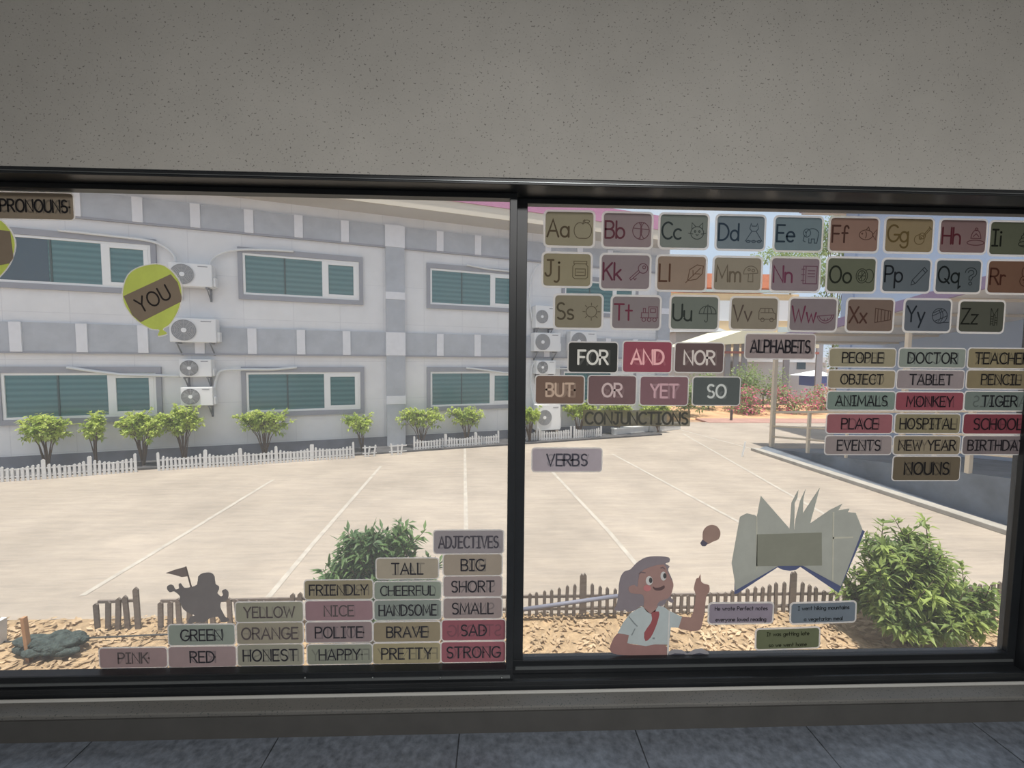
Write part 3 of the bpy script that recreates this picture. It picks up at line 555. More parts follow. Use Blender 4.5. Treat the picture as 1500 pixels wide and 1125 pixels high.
def balloon(pxc, pyc, w, h, rot, band, word, label):
    b = cut_root('balloon_cutout', pxc, pyc, label=label, cat='cutout', group='balloon cutouts on the left pane')
    def T(pts): return [(pxc+x*cos(rot)-y*sin(rot), pyc+x*sin(rot)+y*cos(rot)) for x, y in pts]
    bo = [(0, -h/2), (.32*w, -.42*h), (.5*w, -.1*h), (.40*w, .22*h), (.18*w, .44*h), (.03*w, .5*h), (.08*w, .58*h), (-.08*w, .58*h), (-.03*w, .5*h), (-.18*w, .44*h), (-.40*w, .22*h), (-.5*w, -.1*h), (-.32*w, -.42*h)]
    cut(b, T(smooth_pts([(x*1.05, y*1.035) for x, y in bo], 4)), 0, 'laminate_edge', M_film)
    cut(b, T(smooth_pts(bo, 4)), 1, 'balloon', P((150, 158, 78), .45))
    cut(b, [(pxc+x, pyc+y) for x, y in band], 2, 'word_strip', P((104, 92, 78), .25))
    if word:
        y = b['y0']; sc = (on_y(pxc+1, pyc, y)-on_y(pxc, pyc, y)).length
        st, tw = text_strokes(word, .2); s = 21*sc
        pen(xf([[(a-tw/2, c-.5) for a, c in q] for q in st], s, s, 0, -2*sc, rot=radians(27)), 2.6*sc, -.0031, 'lettering', ink((44, 40, 40)), b)
    return b
balloon(225, 436, 86, 96, radians(-14), [(-43, -2), (26, -34), (36, -22), (42, 0), (41, 6), (-18, 36), (-30, 26)], 'YOU', 'yellow green balloon cutout with brown strip reading YOU')
balloon(-19, 366, 84, 92, radians(-6), [(-42, -14), (10, -30), (35, -27), (40, 12), (34, 20), (-38, 34)], '', 'yellow green balloon cutout half out of view at the left edge')
# ---------------------------------------------------------------- the court outside
GR = Vector((0, 0, GZ))
M_conc = mat('sunlit_concrete', (.37, .325, .275), rough=.9, var=.16, scale=.55, bump=.15, bscale=9)
_n = M_conc.node_tree.nodes; _l = M_conc.node_tree.links; _b = _n['Principled BSDF']; _src = _b.inputs['Base Color'].links[0].from_socket
_tc = _n.new('ShaderNodeTexCoord'); _mp = _n.new('ShaderNodeMapping'); _mp.inputs['Scale'].default_value = (.6, 5, 1); _mp.inputs['Rotation'].default_value = (0, 0, radians(-12))
_no = _n.new('ShaderNodeTexNoise'); _no.inputs['Scale'].default_value = 2.2; _no.inputs['Detail'].default_value = 6; _no.inputs['Roughness'].default_value = .75
_cr = _n.new('ShaderNodeValToRGB'); _cr.color_ramp.elements[0].position = .35; _cr.color_ramp.elements[0].color = (.90, .90, .91, 1); _cr.color_ramp.elements[1].position = .62; _cr.color_ramp.elements[1].color = (1.12, 1.1, 1.08, 1)
_mm = _n.new('ShaderNodeMix'); _mm.data_type = 'RGBA'; _mm.blend_type = 'MULTIPLY'; _mm.inputs[0].default_value = 1
_l.new(_tc.outputs['Object'], _mp.inputs[0]); _l.new(_mp.outputs[0], _no.inputs['Vector']); _l.new(_no.outputs['Fac'], _cr.inputs['Fac']); _l.new(_src, _mm.inputs[6]); _l.new(_cr.outputs['Color'], _mm.inputs[7]); _l.new(_mm.outputs[2], _b.inputs['Base Color'])
court = MB().box(-40, 60, .5, 17.2, GZ-.3, GZ).build('pavement', M_conc, kind='structure')
MB().box(-80, 140, -8, 140, GZ-.5, GZ-.06).build('ground', mat('red_earth', (.36, .24, .16), var=.3, scale=.4), kind='structure')
MB().box(-14, 14, .17, 2.98, GZ-.04, GZ+.02).build('ground', mat('dry_grass', (.40, .29, .175), rough=.95, var=.35, scale=9, bump=.5, bscale=40), kind='structure')
M_line = mat('worn_white_paint', (.45, .415, .365), rough=.9, var=.18, scale=6)
for pts in ([(681, 655), (681.5, 700), (683, 790)], [(558, 683), (459, 796), (385, 885)], [(400, 703), (248, 796), (120, 873)], [(806, 688), (892, 779), (960, 860)], [(897, 665), (1079, 763), (1240, 850)], [(1000, 635), (1140, 715), (1300, 805)], [(990, 628), (1100, 657)]):
    q = [on_ground(*p) for p in pts]; mb = MB()
    for a, c in zip(q, q[1:]):
        d = (c-a).normalized(); s = Vector((-d.y, d.x, 0))*.036; z = Vector((0, 0, .004))
        mb.quad(a-s+z, c-s+z, c+s+z, a+s+z)
    mb.build('painted_line', M_line, court, fix=False)
# dead leaves lying on the dry grass: uncountable litter
rnd = random.Random(5); lit = MB()
for k in range(5200):
    x = rnd.uniform(-5.6, 6.6); y = rnd.uniform(1.75, 2.98); a = rnd.uniform(0, 6.28); L = rnd.uniform(.02, .055); w = L*.36; z = GZ+.022+rnd.uniform(0, .02)
    d = Vector((cos(a), sin(a), rnd.uniform(-.3, .3)))*L; s = Vector((-sin(a), cos(a), rnd.uniform(-.5, .5)))*w; c = Vector((x, y, z+.012))
    lit.quad(c-d, c-s, c+d, c+s)
lit.build('leaf_litter', mat('dead_leaf', (.50, .34, .19), rough=.9, var=.5, scale=3, transl=.2, col2=(.78, .60, .40)), fix=False, label='dry brown dead leaves strewn on the strip under the window', cat='leaves', kind='stuff')

# ---------------------------------------------------------------- the two-storey school building across the court
FANG = math.atan2(.31457476, .9492327)
FD = Vector((cos(FANG), sin(FANG), 0)); FN = Vector((FD.y, -FD.x, 0))
FA = EYE + Vector((-1.2158809, 4.68073324, -1))*EYE_H
def onF(px, py, o=0.0):
    p = on_plane(px, py, FA+FN*o, FN)-FA; return p.dot(FD), p.z
M_render = mat('grey_white_render', (.75, .755, .765), rough=.85, var=.06, scale=1.2)
_n = M_render.node_tree.nodes; _l = M_render.node_tree.links; _b = _n['Principled BSDF']; _src = _b.inputs['Base Color'].links[0].from_socket
_tc = _n.new('ShaderNodeTexCoord'); _mp = _n.new('ShaderNodeMapping'); _mp.inputs['Rotation'].default_value = (radians(90), 0, 0); _mp.inputs['Location'].default_value = (.07, .38, 0)
_br = _n.new('ShaderNodeTexBrick'); _br.offset = 0; _br.inputs['Scale'].default_value = 1; _br.inputs['Brick Width'].default_value = 1.235; _br.inputs['Row Height'].default_value = 1.15
_br.inputs['Mortar Size'].default_value = .008; _br.inputs['Color1'].default_value = (1, 1, 1, 1); _br.inputs['Color2'].default_value = (.97, .97, .98, 1); _br.inputs['Mortar'].default_value = (.86, .86, .88, 1)
_mm = _n.new('ShaderNodeMix'); _mm.data_type = 'RGBA'; _mm.blend_type = 'MULTIPLY'; _mm.inputs[0].default_value = 1
_l.new(_tc.outputs['Object'], _mp.inputs[0]); _l.new(_mp.outputs[0], _br.inputs['Vector']); _l.new(_src, _mm.inputs[6]); _l.new(_br.outputs['Color'], _mm.inputs[7]); _l.new(_mm.outputs[2], _b.inputs['Base Color'])
M_band = mat('blue_grey_panel', (.43, .455, .50), rough=.8, var=.10, scale=2.5)
M_band2 = mat('grey_window_surround', (.31, .32, .36), rough=.8, var=.06, scale=3)
M_plinth = mat('dark_grey_plinth', (.17, .18, .21), rough=.9, var=.2, scale=2)
M_white = mat('white_window_frame', (.80, .81, .81), rough=.5)
M_pil = mat('pale_pilaster_block', (.74, .75, .79), rough=.8, var=.04)
def blind_glass(name, col, col2, freq):
    m = mat(name, col, rough=.12, spec=.6); nt = m.node_tree; n = nt.nodes; l = nt.links; b_ = n['Principled BSDF']
    tc = n.new('ShaderNodeTexCoord'); wv = n.new('ShaderNodeTexWave'); wv.bands_direction = 'Z'; wv.inputs['Scale'].default_value = freq; wv.inputs['Distortion'].default_value = .3
    cr = n.new('ShaderNodeValToRGB'); cr.color_ramp.elements[0].color = (*col, 1); cr.color_ramp.elements[1].color = (*col2, 1)
    l.new(tc.outputs['Object'], wv.inputs['Vector']); l.new(wv.outputs['Fac'], cr.inputs['Fac']); l.new(cr.outputs['Color'], b_.inputs['Base Color']); return m
M_pane = blind_glass('teal_glass_with_blind', (.05, .14, .15), (.09, .205, .215), 2.2)
M_dark = mat('dark_teal_glass', (.035, .07, .10), rough=.12, spec=.6)
sb = empty('school_building', FA, FANG, label='two storey grey and white school building with teal windows across the court', cat='building')
U0, U1 = -15.0, 10.68
MB().box(U0, U1, 0, 7, 0, 7.2).build('wall', M_render, sb)
MB().box(U0, U1-.01, -.03, 0, 0, .34).build('plinth', M_plinth, sb)
for z0, z1 in ((6.18, 6.79), (2.88, 3.575)):
    MB().box(U0, U1, -.07, 0, z0, z1).build('frieze_band', M_band, sb)
    MB().box(U0, U1, -.085, 0, z0-.05, z0).build('drip_mould', M_band2, sb)
    u = -14.73
    us = []
    for k in range(9): us.append(-1.24-1.22*k)
    us += [1.55, 2.79, 4.05, 5.3, 6.55, 7.8, 9.0]
    for u in us: MB().box(u, u+.215, -.11, 0, z0-.01, z1).build('frieze_block', M_pil, sb)
for u in (0.0, 10.12, -10.1):
    p = MB().box(u, u+.555, -.14, 0, 0, 6.79).build('pilaster', M_band, sb)
    for z0, z1 in ((6.15, 6.80), (4.58, 4.80), (2.87, 3.58), (1.36, 1.62)): MB().box(u-.012, u+.567, -.155, 0, z0, z1).build('pilaster_block', M_pil, p)
# eaves: soffit, cream board, pink metal roof
SOF = 1.0
MB().box(U0, U1+.05, -SOF, 0, 7.1, 7.16).build('soffit', mat('warm_grey_soffit', (.50, .48, .46), rough=.9), sb)
MB().box(U0, U1+.05, -SOF-.03, -SOF, 7.08, 7.42).build('eaves_board', mat('cream_board', (.66, .60, .50), rough=.8), sb)
M_roof = mat('pink_metal_roof', (.46, .21, .33), rough=.5, var=.06)
MB().hexa([(U0, -SOF-.06, 7.42), (U1+.1, -SOF-.06, 7.42), (U1+.1, 7.5, 7.42), (U0, 7.5, 7.42), (U0, -SOF-.02, 7.92), (U1+.05, -SOF-.02, 7.92), (U1-3.0, 7.5, 10), (U0, 7.5, 10)]).build('roof', M_roof, sb)
def sch_window(uL, zb, dark=0):
    zt = zb+1.13; f = empty('window', (uL+1.5, 0, zb)); f.parent = sb; x0, x1 = -1.5, 1.5; xm0, xm1 = .49, .66
    s = MB()
    for a, b_, c, d in ((x0-.11, x1+.11, 1.13, 1.13+.15), (x0-.11, x1+.11, -.13, 0), (x0-.11, x0, 0, 1.13), (x1, x1+.11, 0, 1.13)): s.box(a, b_, -.075, 0, c, d)
    s.build('surround', M_band2, f)
    w = MB()
    for a, b_, c, d in ((x0, x1, 1.07, 1.13), (x0, x1, 0, .06), (x0, x0+.06, .06, 1.07), (x1-.06, x1, .06, 1.07), (xm0, xm1, .06, 1.07)): w.box(a, b_, -.05, 0, c, d)
    for a, b_, c, d in ((xm1, x1-.06, .99, 1.07), (xm1, x1-.06, .06, .14), (x1-.16, x1-.06, .14, .99)): w.box(a, b_, -.055, 0, c, d)
    w.build('frame', M_white, f, bevel=.006)
    xc = x0+.06+(xm0-x0-.06)*.5
    MB().box(x0+.06, xm0, -.02, 0, .06, 1.07).build('pane', M_pane, f)
    if dark: MB().box(x0+.06, xc-.05, -.024, -.02, .06, 1.07).build('unshaded_pane', M_dark, f)
    MB().box(xc-.018, xc+.018, -.035, -.02, .06, 1.07).build('mullion', mat('dark_teal_bar', (.05, .085, .09)), f)
    MB().box(xm1, x1-.16, -.02, 0, .14, .99).build('pane', M_pane, f)
    return f
WU = [-13.86, -8.79, -3.76, 1.35, 6.10]
for i, u in enumerate(WU):
    sch_window(u, 4.50, dark=1 if i == 1 else 0); sch_window(u, 1.23)

# ---------------------------------------------------------------- air conditioner outdoor units
M_ac = mat('white_ac_casing', (.76, .77, .78), rough=.5); M_acg = mat('grey_fan_grille', (.30, .31, .33), rough=.6); M_acd = mat('dark_fan_recess', (.10, .105, .115), rough=.7)
M_brk = mat('steel_bracket', (.20, .21, .23), rough=.6, metal=.4)
def ac(rect, o, dark_fan, label, group, ground=False):
    (uL, zt), (uR, zb) = onF(rect[0], rect[1], o), onF(rect[2], rect[3], o); w = uR-uL; h = zt-zb
    if ground: zb = 0.34; h = max(h, zt-zb)
    d = .34
    base = FA+FD*((uL+uR)/2)+FN*(o-d)+Vector((0, 0, zb))
    r = empty('air_conditioner', base, FANG, label=label, cat='air conditioner', group=group)
    MB().box(-w/2, w/2, -d, -.0, 0, h).build('casing', M_ac, r, bevel=.02)
    c = (-w*.19, h*.5); R = min(h*.44, w*.30)
    MB().disc(c, R*.97, -d-.006, -d+.01, 32).build('fan_recess', M_acd if dark_fan else M_acg, r)
    gm = MB()
    for k in range(1, 7): gm.ring(c, R*(.24+.76*k/6)-.008, R*(.24+.76*k/6), -d-.022, -d-.008, 28)
    for k in range(12): a = 2*pi*k/12; gm.bar((c[0]+cos(a)*R*.2, -d-.015, c[1]+sin(a)*R*.2), (c[0]+cos(a)*R, -d-.015, c[1]+sin(a)*R), .008)
    gm.build('fan_grille', mat('pale_grille', (.46, .47, .48), rough=.5), r)
    if dark_fan:
        bl = MB()
        for k in range(3):
            a = 2*pi*k/3+.4; p = [(c[0]+cos(a+t)*R*q, c[1]+sin(a+t)*R*q) for t, q in ((-.3, .2), (-.1, .85), (.75, .8), (.6, .2))]
            bl.poly(p, -d-.008, -d-.006)
        bl.build('fan_blade', M_acg, r)
    MB().disc(c, R*.22, -d-.03, -d-.006, 16).build('fan_hub', mat('white_hub', (.8, .81, .82)), r)
    MB().box(w*.17, w*.40, -d-.005, -d, h*.86, h*.90).build('nameplate', M_acg, r)
    MB().box(w*.5, w*.56, -d*.8, -d*.2, h*.04, h*.45).build('valve_cover', M_ac, r, bevel=.01)
    if not ground:
        for s in (-1, 1):
            b = MB().bar((s*w*.36, -d, -.022), (s*w*.36, o-d-.01, -.022), .04); b.bar((s*w*.36, o-d-.03, -.022), (s*w*.36, o-d-.03, -.34), .04); b.bar((s*w*.36, -d*.9, -.03), (s*w*.36, o-d-.03, -.32), .025)
            b.build('bracket', M_brk, r)
    else:
        for s in (-1, 1): MB().box(s*w*.36-.06, s*w*.36+.06, -d, 0, -.34, 0).build('support_block', M_conc, r)
    return r, uL, uR, zb, zt
AG = 'air conditioner outdoor units on the school wall'
ac((246, 383, 311, 421), .40, False, 'large air conditioner unit topmost of the left column, beside the YOU balloon', AG)
ac((247, 465, 317, 502), .40, False, 'large air conditioner unit second from top of the left column, on the middle band', AG)
ac((262, 526, 310, 552), .35, True, 'small air conditioner unit with dark fan just below the middle band, left column', AG)
ac((264, 567.5, 312, 594), .35, True, 'small air conditioner unit lowest of the left column, above the bushes', AG)
ac((785, 447, 814, 481), .40, False, 'tall air conditioner unit topmost of the column beside the Ss card', AG)
ac((783, 487, 821, 515), .40, False, 'air conditioner unit on the middle band left of the FOR card', AG)
ac((836, 485, 874, 515), .40, False, 'air conditioner unit half hidden behind the top of the FOR card', AG)
ac((786, 528, 814, 548), .35, True, 'small air conditioner unit right above the BUT card', AG)
ac((787, 593, 821, 623), .50, False, 'air conditioner unit standing on the ground below the BUT card', AG, ground=True)
# white refrigerant pipe ducts on the wall
M_duct = mat('white_pipe_duct', (.68, .70, .72), rough=.6)
def duct(pts, label, o=.12, r=.035):
    q = []
    for px, py in pts:
        u, z = onF(px, py, o); q.append(FA+FD*u+FN*o+Vector((0, 0, z)))
    sm = []
    for i in range(len(q)-1):
        p0, p1, p2, p3 = q[max(i-1, 0)], q[i], q[i+1], q[min(i+2, len(q)-1)]
        for j in range(5):
            t = j/5; sm.append(.5*((2*p1)+(p2-p0)*t+(2*p0-5*p1+4*p2-p3)*t*t+(3*p1-p0-3*p2+p3)*t**3))
    sm.append(q[-1])
    MB().tube(sm, r, 8).build('pipe_duct', M_duct, smooth=True, label=label, cat='pipe', group='white pipe ducts on the school wall')
duct([(85, 337), (150, 344), (215, 352), (240, 361), (254, 373), (258, 384)], 'white pipe duct curving down to the topmost left air conditioner')
duct([(430, 368), (390, 366), (347, 366), (322, 372), (308, 384), (306, 405)], 'white pipe duct from the upper middle window down to the left column')
duct([(98, 538), (140, 544), (185, 549), (230, 550), (264, 551)], 'white pipe duct over the lower left window')
duct([(435, 538), (400, 541), (360, 541), (328, 542), (318, 550), (314, 570), (312, 586)], 'white pipe duct looping from the lower middle window to the lowest left unit')
duct([(684, 388), (715, 394), (745, 397), (752, 398)], 'white pipe duct over the upper window beside the dark mullion', r=.03)
duct([(683, 539), (703, 541), (740, 546), (752, 547)], 'white pipe duct over the lower window beside the dark mullion', r=.03)
duct([(788, 388), (778, 408), (776, 440), (780, 470)], 'white pipe duct running down beside the dark mullion on the right pane', r=.03)
duct([(784, 528), (779, 540), (778, 565), (782, 590), (790, 600)], 'white pipe duct left of the BUT card', r=.03)
duct([(814, 540), (822, 540), (832, 540)], 'short white pipe stub right of the small unit above the BUT card', r=.025)

# ---------------------------------------------------------------- flower bed and picket fences
def strip(u0, u1, o0, o1, z0, z1):
    c = [FA+FD*u+FN*o for u, o in ((u0, o1), (u1, o1), (u1, o0), (u0, o0))]
    return [(p.x, p.y, GZ+z0) for p in c]+[(p.x, p.y, GZ+z1) for p in c]
MB().hexa(strip(-15, 9.8, 0, .93, -.02, .05)).build('ground', mat('dark_bed_soil', (.085, .085, .09), var=.4, scale=4, bump=.4), kind='structure')
M_wpick = mat('whitewashed_picket', (.62, .62, .62), rough=.9, var=.12, scale=6); M_npick = mat('weathered_picket', (.19, .16, .14), rough=.95, var=.3, scale=8)
PK = {}
def picket_mesh(w, t, mk):
    if (w, t, mk) not in PK:
        mb = MB(); mb.hexa([(-w/2, -t/2, 0), (w/2, -t/2, 0), (w/2, t/2, 0), (-w/2, t/2, 0), (-w/2, -t/2, .94), (w/2, -t/2, .94), (w/2, t/2, .94), (-w/2, t/2, .94)])
        i = len(mb.v); mb.v += [(0, -t/2, 1.0), (0, t/2, 1.0)]; mb.f += [(4, 5, i), (6, 7, i+1), (5, 6, i+1, i), (7, 4, i, i+1)]; mb.f.remove((4, 5, 6, 7))
        me = bpy.data.meshes.new('picket'); me.from_pydata(mb.v, [], mb.f); PK[(w, t, mk)] = me
    return PK[(w, t, mk)]
def fence(a, b, label, group, m, hmin=.30, hmax=.40, sp=.075, w=.04, post=.46, rails=(.08, .24), lean=.02, skip=0.0, z=GZ, seed=1, half=False):
    a = Vector((a[0], a[1], z)); b = Vector((b[0], b[1], z)); L = (b-a).length; n = max(2, int(round(L/sp)))
    r = empty('picket_fence', a, math.atan2(b.y-a.y, b.x-a.x), label=label, cat='fence', group=group); rd = random.Random(seed)
    me = picket_mesh(w, .016, m.name)
    if not me.materials: me.materials.append(m)
    for k in range(n+1):
        t = k/n; q = (abs(2*t-1) if not half else t)
        h = hmin+(hmax-hmin)*q**1.6 + rd.uniform(-.012, .012)
        if rd.random() < skip: continue
        isp = (k in (0, n)) if not half else k == n
        o = bpy.data.objects.new('picket', me); COL.objects.link(o); o.parent = r
        o.location = (L*t, rd.uniform(-.004, .004), 0); o.rotation_euler = (rd.uniform(-.02, .02), rd.uniform(-lean, lean), 0)
        o.scale = (1.12 if isp else 1, 1.2, post if isp else h)
    for zz in rails: MB().box(0, L, .010, .032, zz, zz+.028).build('rail', m, r)
    return r
def Fpt(u, o): p = FA+FD*u+FN*o; return (p.x, p.y)
FG = 'white picket fences along the school flower bed'
uo = lambda px, py: (lambda p: ((p-FA).dot(FD), (p-FA).dot(FN)))(on_ground(px, py))
segs = [(-13.2, -11.7, 'out at the far left edge'), (-11.65, -10.2, 'left of the bushes under the lower left window'), (-10.15, -8.75, 'below the leftmost bush')]
far = [((-12, 707), (64, 702)), ((66, 702), (131, 696.5)), ((133, 696.5), (199, 691.5)), ((233, 689.5), (300, 685)), ((302, 685), (352, 682)), ((354, 682), (404, 678.5)), ((406, 678.5), (456, 675)), ((458, 675), (518, 671)), ((607, 661), (652, 657)), ((654, 657), (696, 654)), ((698, 654), (730, 651))]
lab = ['white picket fence panel at the left edge of the view', 'white picket fence panel below the leftmost bush', 'white picket fence panel left of the gap below the second bush', 'white picket fence panel right of the gap, below the left air conditioners', 'white picket fence panel between the left air conditioners and the middle bush', 'white picket fence panel directly below the middle bush', 'white picket fence panel just right of the middle bush', 'white picket fence panel left of the broken stretch by the pilaster', 'white picket fence panel right of the pilaster', 'white picket fence panel below the right lower window bush', 'white picket fence panel ending behind the dark mullion']
for i, ((p, q), lb_) in enumerate(zip(far, lab)):
    a = on_ground(*p); b_ = on_ground(*q); fence(a, b_, lb_, FG, M_wpick, seed=i+3, hmin=.29, hmax=.38, post=.46, sp=.085, w=.05, lean=.03)
for i, (p, q, l_) in enumerate([((531, 669.5), (552, 668), 'broken white fence remnant just left of the pilaster'), ((570, 667), (596, 665), 'broken white fence remnant in front of the pilaster')]):
    a = on_ground(*p); b_ = on_ground(*q); fence(a, b_, l_, FG, M_wpick, seed=i+30, skip=.55, post=.42, sp=.085, w=.045, lean=.15)
for i, (p, q, l_) in enumerate([((772, 648), (786, 647), 'short white fence panel beside the dark mullion on the right pane'), ((790, 647), (836, 644), 'white picket fence panel below the CONJUNCTIONS card'), ((841, 644), (880, 641), 'white picket fence panel at its right end before the low white kerb wall')]):
    fence(on_ground(*p), on_ground(*q), l_, FG, M_wpick, seed=i+40, sp=.09, w=.06, post=.48, hmin=.32, hmax=.38)
# low white kerb wall where the fence ends
M_kerb = mat('white_kerb', (.66, .66, .65), rough=.8, var=.1, scale=2)
for (p, q, l_) in [((900, 639), (950, 634), 'low white kerb wall right of the fence end'), ((952, 634), (997, 629), 'low white kerb wall nearest the corner of the court')]:
    a = on_ground(*p); b_ = on_ground(*q); c = (a+b_)/2
    r = empty('kerb_wall', (a.x, a.y, GZ), math.atan2(b_.y-a.y, b_.x-a.x), label=l_, cat='kerb', group='low white kerb walls'); L = (b_-a).length
    MB().box(0, L, 0, .18, 0, .24).build('wall', M_kerb, r, bevel=.015); MB().box(-.01, L+.01, -.02, .20, .24, .29).build('coping', M_white, r, bevel=.01)
# near fences, just outside the window
NG = 'weathered picket fences just outside the window'
for i, (x0, x1, l_, kw) in enumerate([(-.12, .93, 'weathered picket fence panel left of the cartoon girl', dict(half=True)), (.97, 3.27, 'weathered picket fence panel behind the purple sentence card', {}), (3.31, 4.55, 'weathered picket fence panel behind the near right bush', {}), (4.6, 5.85, 'weathered picket fence panel at the right window jamb', dict(half=True))]):
    fence((x0, 2.93), (x1, 2.93), l_, NG, M_npick, seed=60+i, hmin=.25, hmax=.40, post=.50, rails=(.08, .22), sp=.082, w=.034, lean=.025, **kw)
for i, (x0, x1, l_, kw) in enumerate([(-4.04, -3.66, 'leaning remnant of weathered pickets above the PINK card', dict(half=True, lean=.06)), (-3.42, -3.05, 'weathered picket remnant with tall post left of the GREEN card', dict(half=True, lean=.04)), (-2.98, -1.95, 'weathered picket remnant behind the running figure', dict(skip=.2, lean=.08))]):
    fence((x0, 2.78), (x1, 2.80), l_, NG, M_npick, seed=80+i, hmin=.32, hmax=.42, post=.46, rails=(.30,), sp=.085, w=.045, **kw)
# pole lying along the near fence, wire and stakes on the left, heap of dark shade net
a, b_ = on_y(764, 893, 2.86), on_y(905, 873, 2.86)
MB().tube([a, b_], .022, 8).build('pole', mat('blue_grey_pole', (.20, .21, .27), rough=.6), smooth=True, label='blue grey pole resting against the near fence by the mullion', cat='pole')
MB().tube([on_y(-8, 941, 2.62), on_y(90, 936, 2.62), on_y(250, 929, 2.62)], .008, 6).build('wire', mat('dark_wire', (.05, .05, .05), rough=.6), label='thin dark wire stretched above the dry grass on the left', cat='wire')
g_ = on_ground(44, 972); MB().bar((g_.x, g_.y, GZ), (g_.x-.03, g_.y, GZ+.44), .035, .03).build('stake', mat('orange_wood_stake', (.42, .24, .13), rough=.9, var=.2), label='thin orange brown wooden stake on the dry grass at lower left', cat='stake')
g_ = on_ground(3, 945); MB().bar((g_.x-.02, g_.y, GZ), (g_.x, g_.y, GZ+.26), .07, .05).build('stake', M_wpick, label='pale wooden post stump at the lower left edge', cat='stake')
rd = random.Random(9); nb = MB()
for k in range(26):
    c = on_ground(78+rd.uniform(-38, 38), 962+rd.uniform(-8, 6)); nb.ell((c.x, c.y, GZ+.07+rd.uniform(0, .1)), (rd.uniform(.08, .2), rd.uniform(.06, .12), rd.uniform(.03, .07)), 5, 9)
nb.build('net_heap', mat('dark_green_net', (.055, .075, .07), rough=.95, var=.6, scale=22, bump=1, bscale=50), smooth=True, label='crumpled heap of dark shade net on the dry grass', cat='net')
# ---------------------------------------------------------------- covered ramp on the right
RH = radians(.65926); RP = radians(7.70462)
RD = Vector((sin(RH)*cos(RP), cos(RH)*cos(RP), -sin(RP))); RDh = Vector((sin(RH), cos(RH), 0)); RX = Vector((cos(RH), -sin(RH), 0))
R0 = on_ground(1130, 657)                                 # foot of the far post
def on_rail(px, py, off=0.0): return on_plane(px, py, R0+RX*off, RX)
def at_t(p): return -(p-R0).dot(RDh)/cos(RP)              # distance from the far post back towards us, along the slope
SL_ = math.tan(RP)
def rp(s, z=0.0, x=0.0): return R0 - RDh*s + RX*x + Vector((0, 0, s*SL_+z))     # s: run back from the far post; z above the ramp
run = lambda p: -(p-R0).dot(RDh)
zrel = lambda p: p.z-R0.z-run(p)*SL_
M_rconc = mat('shaded_ramp_concrete', (.145, .172, .208), rough=.7, var=.3, scale=1.3, bump=.1)  # roof shade and blue sky light put into the concrete colour
RW = 3.4; SE = 9.6
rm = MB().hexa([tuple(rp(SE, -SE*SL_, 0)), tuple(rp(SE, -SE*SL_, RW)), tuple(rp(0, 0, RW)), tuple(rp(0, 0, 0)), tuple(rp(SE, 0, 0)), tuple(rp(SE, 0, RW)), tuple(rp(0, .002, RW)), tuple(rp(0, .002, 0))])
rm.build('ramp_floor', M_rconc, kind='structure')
# flat apron in front of the ramp with a pale kerb along its edge
e0, e1 = on_ground(1163, 677), on_ground(1480, 772); k0, k1 = on_ground(1105, 660), on_ground(1480, 783)
ed = (k1-k0).normalized()
k1 = k0+ed*9.5
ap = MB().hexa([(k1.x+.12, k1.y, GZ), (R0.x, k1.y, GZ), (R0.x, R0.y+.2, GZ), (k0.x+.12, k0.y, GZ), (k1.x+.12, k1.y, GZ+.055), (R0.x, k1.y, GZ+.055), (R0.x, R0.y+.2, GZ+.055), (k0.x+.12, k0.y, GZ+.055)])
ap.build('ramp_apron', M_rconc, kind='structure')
MB().hexa([(k1.x-.12, k1.y, GZ), (k1.x+.12, k1.y, GZ), (k0.x+.12, k0.y, GZ), (k0.x-.12, k0.y, GZ), (k1.x-.12, k1.y, GZ+.09), (k1.x+.12, k1.y, GZ+.09), (k0.x+.12, k0.y, GZ+.09), (k0.x-.12, k0.y, GZ+.09)]).build('kerb_strip', mat('pale_kerb_concrete', (.40, .38, .345), rough=.9, var=.15, scale=3), bevel=.012, kind='structure')
shel = empty('ramp_shelter', tuple(R0), label='covered ramp shelter with sloping roof and cream posts on the right', cat='shelter')
def par(o): o.parent = shel; o.matrix_parent_inverse = Matrix.Translation(-R0); return o
M_post = mat('cream_steel_post', (.70, .60, .47), rough=.6, var=.05)
eave = zrel(on_rail(1130, 503))
MB().bar(rp(0, 0), rp(0, eave), .11, .11).build('post', M_post); par(bpy.context.scene.objects['post'])
s2 = run(on_rail(1318, 687)); par(MB().bar(rp(s2, 0), rp(s2, eave), .08, .08).build('post', M_post))
par(MB().bar(rp(SE-.6, 0), rp(SE-.6, eave), .13, .13).build('post', M_post))
RWID = 3.75
par(MB().hexa([tuple(rp(SE+.8, eave, -.05)), tuple(rp(SE+.8, eave, RWID)), tuple(rp(-.35, eave, RWID)), tuple(rp(-.35, eave, -.05)), tuple(rp(SE+.8, eave+.10, -.05)), tuple(rp(SE+.8, eave+.10, RWID)), tuple(rp(-.35, eave+.10, RWID)), tuple(rp(-.35, eave+.10, -.05))]).build('roof_sheet', mat('grey_roof_underside', (.66, .65, .64), rough=.7, var=.04)))
fs = MB(); fs.hexa([tuple(rp(SE+.8, eave-.06, -.12)), tuple(rp(SE+.8, eave-.06, -.05)), tuple(rp(-.40, eave-.06, -.05)), tuple(rp(-.40, eave-.06, -.12)), tuple(rp(SE+.8, eave+.16, -.12)), tuple(rp(SE+.8, eave+.16, -.05)), tuple(rp(-.40, eave+.16, -.05)), tuple(rp(-.40, eave+.16, -.12))])
par(fs.build('fascia', mat('purple_fascia', (.27, .19, .32), rough=.6)))
for k in range(9):
    par(MB().bar(rp(.2+k*1.2, eave-.03, 0), rp(.2+k*1.2, eave-.03, RWID), .04, .06).build('purlin', M_post))
rl = empty('handrail', tuple(R0), label='cream three bar handrail along the ramp edge', cat='railing')
def parr(o): o.parent = rl; o.matrix_parent_inverse = Matrix.Translation(-R0); return o
sN = SE-.7
